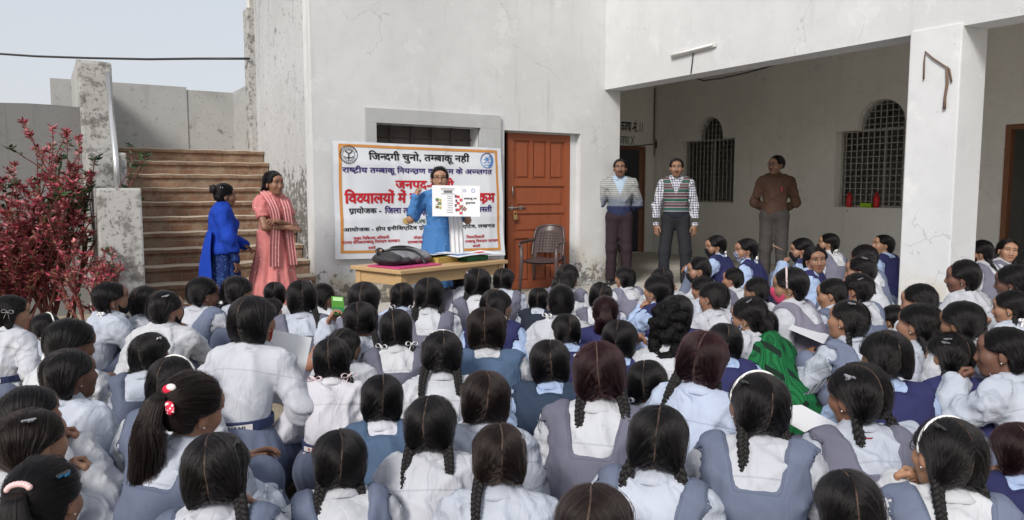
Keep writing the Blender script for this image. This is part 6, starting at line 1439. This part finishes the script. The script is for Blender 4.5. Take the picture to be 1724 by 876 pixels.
for i in range(rows):
    for j in range(cols):
        u0, v0 = .14 + .72 * j / cols, .14 + .72 * i / rows; du, dv = .72 / cols, .72 / rows
        for (a, b) in (((0, 0), (1, 1)), ((1, 0), (0, 1))): mb.tube([back_fn(u0 + du * a[0], v0 + dv * a[1]), back_fn(u0 + du * (a[0] + b[0]) / 2, v0 + dv * .5, .004), back_fn(u0 + du * b[0], v0 + dv * b[1])], .0085, 5)
mb.sheet(lambda u, v: back_fn(.14 + .72 * u, .14 + .72 * v, .006), 16, 12); mb.build('lattice', M_CH, chair)
mb = MB(); mb.sheet(lambda u, v: back_fn(u, .86 + .16 * v, -.004), 16, 3); mb.sheet(lambda u, v: back_fn(1 - u, .86 + .16 * v, .016), 16, 3)
for s in (0, 1): mb.sheet(lambda u, v: back_fn((.14 * u) if s == 0 else .86 + .14 * u, v, -.003), 3, 12); mb.sheet(lambda u, v: back_fn((.14 * (1 - u)) if s == 0 else 1 - .14 * u, v, .014), 3, 12)
mb.tube(smooth_path([back_fn(.0, .05), back_fn(0, .5), back_fn(.0, .9), back_fn(.1, 1.02), back_fn(.3, 1.04), back_fn(.5, 1.045), back_fn(.7, 1.04), back_fn(.9, 1.02), back_fn(1, .9), back_fn(1, .5), back_fn(1, .05)], 50), .015, 8); mb.build('backrest', M_CH, chair)
for sx in (-1, 1):
    mb = MB(); mb.tube(smooth_path([(.205 * sx, .19, .66), (.255 * sx, .05, .645), (.268 * sx, -.12, .64), (.255 * sx, -.23, .63), (.245 * sx, -.255, .60)], 20), [.022] * 21, 8, flat=.55); mb.build('armrest', M_CH, chair)
    mb = MB(); mb.tube([(.235 * sx, -.225, .62), (.228 * sx, -.22, .42), (.245 * sx, -.25, .0)], [.022, .026, .020], 8); mb.build('leg', M_CH, chair)
    mb = MB(); mb.tube([(.205 * sx, .20, .46), (.205 * sx, .21, .38), (.24 * sx, .29, .0)], [.024, .026, .020], 8); mb.build('leg', M_CH, chair)

# ------------------------------------------------------------------ shrubs
def leafmat(n, c, s=.15):
    t = NT(n); oi = t.n('NewGeometry'); c2 = t.mix(t.noise(t.coord(), 8, 3), tuple(k * (1 - s * 2) for k in c), tuple(k * (1 + s * 2) for k in c)); c2 = t.mix(t.math('MULTIPLY', oi.outputs['Random Per Island'], .5), c2, tuple(k * .55 for k in c))
    t.b.inputs['Transmission Weight'].default_value = 0; return t.fin(c2, .5, .35)
LEAF = [leafmat('crimson_leaf', (.46, .075, .11)), leafmat('dark_red_leaf', (.20, .03, .045)), leafmat('pink_red_leaf', (.62, .20, .23)), leafmat('bronze_leaf', (.30, .15, .09)), leafmat('green_leaf', (.05, .11, .035)), leafmat('dark_green_leaf', (.025, .06, .02))]
M_TWIG = plain('reddish_twig', (.16, .06, .05), .8, .2, .3, 20, .3)
def shrub(base, H, W, n0, seed, label, mats, leaf=.05, dens=1.0, name='shrub', rise=1.0):
    r = random.Random(seed); o = empty(name, base, 0, label, 'shrub'); br = MB(); lf = MB(); tips = []
    def grow(p, d, L, rad, lev):
        n = 5; pts = [p]; q = p.copy(); dd = d.copy()
        for i in range(n): dd = (dd + V3((r.gauss(0, .10), r.gauss(0, .10), .06 * rise))).normalized(); q = q + dd * L / n; pts.append(q.copy())
        br.tube(pts, [rad * (1 - .5 * i / n) for i in range(n + 1)], 5, cap=False)
        if lev == 0: tips.append((pts, dd)); return
        for k in range(r.choice((3, 4, 4, 5))):
            i = r.randint(2, n); a = r.uniform(0, 6.28); s = V3((math.cos(a), math.sin(a), r.uniform(.2, 1.0))); grow(pts[i], (dd * .8 + s * .6).normalized(), L * r.uniform(.55, .8), rad * .6, lev - 1)
        tips.append((pts[3:], dd))
    for k in range(n0):
        a = r.uniform(0, 6.28); e = r.uniform(.1, 1) * W; grow(V3((math.cos(a) * .10, math.sin(a) * .10, 0)), V3((math.cos(a) * e, math.sin(a) * e, 1)).normalized(), H * r.uniform(.40, .55), .018, 2)
    for pts, dd in tips:
        for t in range(int(26 * dens)):
            i = r.uniform(0, len(pts) - 1.001) if r.random() < .45 else len(pts) - 1.001 - abs(r.gauss(0, .4)); i = max(0, i); k = int(i); p = pts[k].lerp(pts[k + 1], i - k)
            a = r.uniform(0, 6.28); dn = (dd * r.uniform(-.2, .9) + V3((math.cos(a), math.sin(a), r.uniform(-.3, .5)))).normalized(); L = leaf * r.uniform(.6, 1.3); w = L * r.uniform(.11, .2); sd = dn.cross(V3((r.uniform(-1, 1), r.uniform(-1, 1), 1))).normalized(); nn = dn.cross(sd)
            lf.cur = r.choices(range(len(mats)), weights=[m[1] for m in mats])[0]
            p1 = p + dn * L * .35 + nn * L * .05; p2 = p + dn * L * .7 + nn * L * .02; lf.add([p, p1 + sd * w, p2 + sd * w * .8, p + dn * L - nn * L * .08, p2 - sd * w * .8, p1 - sd * w], [(0, 1, 5), (1, 2, 4, 5), (2, 3, 4)])
    br.build('branches', M_TWIG, o); lf.build('foliage', [m[0] for m in mats], o); return o
REDS = [(LEAF[0], 4), (LEAF[1], 2.5), (LEAF[2], 3), (LEAF[3], 2), (LEAF[4], .7)]
pb = at_depth(62, 500, 6.7); shrub((pb.x, pb.y, 0), 1.80, .50, 13, 4, 'large red-leaved shrub growing by the grey wall left of the stairs', REDS, .050, 2.0)
pb = at_depth(8, 500, 6.3); shrub((pb.x, pb.y, 0), 1.25, .5, 9, 11, 'lower red-leaved shrub at the far left edge behind the students', REDS, .048, 1.8)
pb = at_depth(166, 500, 6.5); shrub((pb.x, pb.y, 0), 1.1, .22, 4, 8, 'thin red twiggy shrub in front of the mottled stair parapet', REDS, .05, 1.0)
pb = at_depth(98, 500, 7.2); shrub((pb.x, pb.y, 0), 1.9, .20, 4, 6, 'green-leaved shrub showing behind the big red one', [(LEAF[4], 3), (LEAF[5], 2)], .07, .7)

# ------------------------------------------------------------------ things held by or lying near the students
def held(px, py, Y, rz=0, rx=0, ry=0): return Matrix.Translation(at_depth(px, py, Y)) @ Matrix.Rotation(R(rz), 4, 'Z') @ Matrix.Rotation(R(rx), 4, 'X') @ Matrix.Rotation(R(ry), 4, 'Y')
def hand_world(i, k):
    b, lab, P, s = PEOPLE[i]; return b
def find(txt):
    for b, lab, P, s in PEOPLE:
        if txt in lab: return b, P, s
def board(name, M, w, d, col, label, cat, th=.006, prints=()):
    o = empty(name, (0, 0, 0), 0, label, cat); o.matrix_world = M; m = MB(); m.box((-w / 2, -d / 2, 0), (w / 2, d / 2, th)); m.build('cover', plain(name + '_' + 'surface', col, .55, .3, .05, 30, 0), o)
    for c, u0, v0, u1, v1 in prints: m = MB(); m.add([(u0 * w, v0 * d, th + .001), (u1 * w, v0 * d, th + .001), (u1 * w, v1 * d, th + .001), (u0 * w, v1 * d, th + .001)], [(0, 1, 2, 3)]); m.build('print', c, o)
    return o
b, P, s = find('holding up a green card')
hw = pose('G').hand[0]; q = b.matrix_world @ V3(hw[0] + np.array(hw[1]) * .125); board('card', Matrix.Translation(q) @ Matrix.Rotation(R(20), 4, 'Z') @ Matrix.Rotation(R(58), 4, 'X') @ Matrix.Rotation(R(14), 4, 'Y'), .075, .12, (.08, .26, .035), 'bright green printed card held up in the air by a student', 'card', .006, [(flat('green_print', (.02, .20, .07)), -.45, -.45, .45, -.1), (flat('pale_green_print', (.45, .75, .35)), -.4, .25, .4, .45)])
b, P, s = find('broad-backed'); board('clipboard', held(470, 618, P.y + .10, -10, 60, 35), .24, .34, (.70, .72, .74), 'white clipboard leaning at the side of the broad-backed kneeling student', 'clipboard')
b, P, s = find('writing with a pen'); board('clipboard', held(1318, 536, P.y + .05, 50, 18, -6), .26, .20, (.30, .26, .16), 'brown clipboard resting on the lap of the writing student', 'clipboard')
mb = MB(); mb.tube([(0, 0, 0), (.05, 0, .09)], .004, 6); o = mb.build('pen', plain('lilac_pen', (.45, .35, .6), .4)); o.matrix_world = held(1330, 534, P.y + .02, 20); tag(o, 'lilac pen held over the brown clipboard', 'pen')
board('notebook', held(1362, 560, P.y - .45, 62, 20, 0), .30, .22, (.66, .68, .72), 'white notebook held slanted behind the green shawl', 'notebook')
b, P, s = find('red lanyard'); board('notebook', held(1352, 705, P.y + .30, 35, 14, 8), .28, .20, (.76, .77, .80), 'open white notebook in front of the student with the red lanyard', 'notebook')
mb = MB(); f = pose('E'); g = None
for nm, col in (('red lanyard', (.20, .02, .025)),):
    b, P, s = find(nm); n = PEOPLE[[q[1] for q in PEOPLE].index([q[1] for q in PEOPLE if nm in q[1]][0])]
    pp = pose('E'); N = pp.N; mb = MB(); pts = []
    for k in range(21): a = R(-200 + 220 * k / 20); pts.append((N[0] + .082 * math.cos(a), N[1] + .080 * math.sin(a) - .004, N[2] + .002 - .02 * math.sin(a) * 0 - .03 * max(0, math.sin(a))))
    mb.tube(pts, .009, 6, flat=.3); child('lanyard', mb.mesh('lanyard', plain('maroon_lanyard', (.20, .02, .025), .6)), b)
b, P, s = find('wine-red hair'); mb = MB(); mb.tube([(0, 0, 0), (.10, .02, .03)], .0055, 8); o = mb.build('pen', plain('blue_pen', (.55, .57, .65), .35)); o.matrix_world = held(1683, 762, P.y - .02); tag(o, 'pale pen with blue cap held by the student at right edge', 'pen')
b, P, s = find('raising a hand with a pencil'); mb = MB(); mb.tube([(0, 0, 0), (-.11, 0, .05)], .004, 6); o = mb.build('pencil', plain('pencil_paint', (.5, .3, .2), .45)); o.matrix_world = held(1318, 421, P.y - .06); tag(o, 'thin pencil between the fingers of the black-masked student', 'pencil')
# striped school tie hanging beside the reaching student
def tie_m():
    t = NT('striped_tie'); v = t.coord(); x, y, z = t.sep(v)[:3]; s = t.ramp(t.math('FRACT', t.math('MULTIPLY', t.math('ADD', z, x), 26.0)), .55, .6); return t.fin(t.mix(s, (.20, .23, .30), (.60, .62, .66)), .6, .25)
b, P, s = find('reaching one long white'); mb = MB(); mb.sheet(lambda u, v: ((u - .5) * (.04 + .03 * v) + .10 * v, 0.02 * math.sin(v * 3), -.30 * v), 4, 12); mb.sheet(lambda u, v: ((.5 - u) * (.04 + .03 * v) + .10 * v, .02 * math.sin(v * 3) + .004, -.30 * v), 4, 12)
o = mb.build('necktie', tie_m()); o.matrix_world = held(1384, 640, P.y - .12, 20, -20, 0); o.matrix_world = held(1392, 640, P.y - .14, 30, 25, 55); tag(o, 'grey and white diagonally striped tie below the reaching student', 'tie')
# red polka-dot bow on the long pony tail
h = [c for c in bow_girl.children if c.name.startswith('hair')][0]
def polka():
    t = NT('red_polka_dots'); vo = t.n('TexVoronoi'); t.put(vo.inputs['Vector'], t.coord()); vo.inputs['Scale'].default_value = 85; return t.fin(t.mix(t.ramp(vo.outputs['Distance'], .36, .28), (.62, .03, .07), (.85, .75, .75)), .6, .25)
M_POL = polka(); mb = MB(); mb.ball((.002, -.098, .058), (.025, .020, .020), 14, 10); rib = child('ribbon', mb.mesh('ribbon', plain('red_fluff', (.62, .02, .06), .8, .2, .2, 90, .5)), h)
mb = MB(); mb.ball((.012, -.100, .070), (.018, .016, .012), 12, 8); child('ribbon', mb.mesh('ribbon', plain('white_fluff', (.8, .75, .75), .8, .2, .1, 90, .5)), h)
mb = MB()
for an in (-12, 60):
    c = V3((.0 + .03 * math.sin(R(an)), -.118, .036 - .02 * math.cos(R(an)))); dr = V3((math.sin(R(an)), 0, -math.cos(R(an)))); sd = V3((dr.z, 0, -dr.x))
    mb.sheet(lambda u, v: tuple(c + dr * (v * .046) + sd * ((u - .5) * .040 * math.sin(math.pi * (.12 + .76 * v))) + V3((0, -.006 * math.sin(math.pi * u), 0))), 8, 8); mb.sheet(lambda u, v: tuple(c + dr * (v * .046) + sd * ((.5 - u) * .040 * math.sin(math.pi * (.12 + .76 * v))) + V3((0, .003, 0))), 8, 8)
child('ribbon', mb.mesh('ribbon', M_POL), h)
# pink beads on the bottom-left pony tail
bl_ = find('pink beads')[0]; h = [c for c in bl_.children if c.name.startswith('hair')][0]; mb = MB()
for k in range(9): a = R(20 + k * 18); mb.ball((.030 * math.cos(a), -.112, .050 + .016 * math.sin(a)), .0085, 8, 6)
child('hair_tie', mb.mesh('hair_tie', plain('pink_beads', (.75, .50, .50), .35, .5, .05)), h)
# green shawl
b = shawl_girl; p = pose('D'); f = Fld((-.42, -.30, 0), (.42, .50, .62), .0125)
f.F = np.minimum(f.F, 9); f.ell(p.P0, (.22, .18, .16), 0); f.ell(p.S + np.array([0, -.005, -.06]), (.19, .115, .10), .10); f.cone(p.P0, p.S, .17, .14, .08); f.cone(p.S + np.array([0, -.05, -.06]), (.06, -.24, .05), .11, .17, .10); f.cone(p.S + np.array([-.1, -.02, -.06]), (-.22, -.14, .05), .09, .14, .10)
for j, el, wr in p.J: f.cone(j, el, .075, .07, .06); f.cone(el, np.array(el) + [0, .02, -.2], .07, .10, .08)
f.F = np.maximum(f.F + f.folds(.010, 77, (.10, .22), .5, 5, (1, .7, .4)), .01 - f.Z); f.cut(f.dcone(p.N + np.array([0, .02, -.02]), p.head, .068, .075)); f.cut(f.dell((0, .34, .50), (.12, .2, .16)))
child('shawl', Geo(*f.mesh()).to('shawl', M_SHL), b, None, (.03, .3, .1))
# printed mat glimpsed on the ground
def mat_m():
    t = NT('printed_floor_mat'); v = t.coord(); vo = t.n('TexVoronoi'); t.put(vo.inputs['Vector'], v); vo.inputs['Scale'].default_value = 9; return t.fin(t.mix(t.ramp(vo.outputs['Distance'], .3, .36), t.mix(t.noise(v, 4), (.30, .07, .06), (.10, .25, .12)), (.42, .45, .46)), .9, .1)
mb = MB(); mb.sheet(lambda u, v: (.1 + 1.5 * u, 1.1 + 2.6 * v, .004 + .003 * math.sin(u * 20) * math.sin(v * 31)), 14, 20); tag(mb.build('floor_mat', mat_m()), 'printed floor mat spread under the students in the right foreground', 'mat')
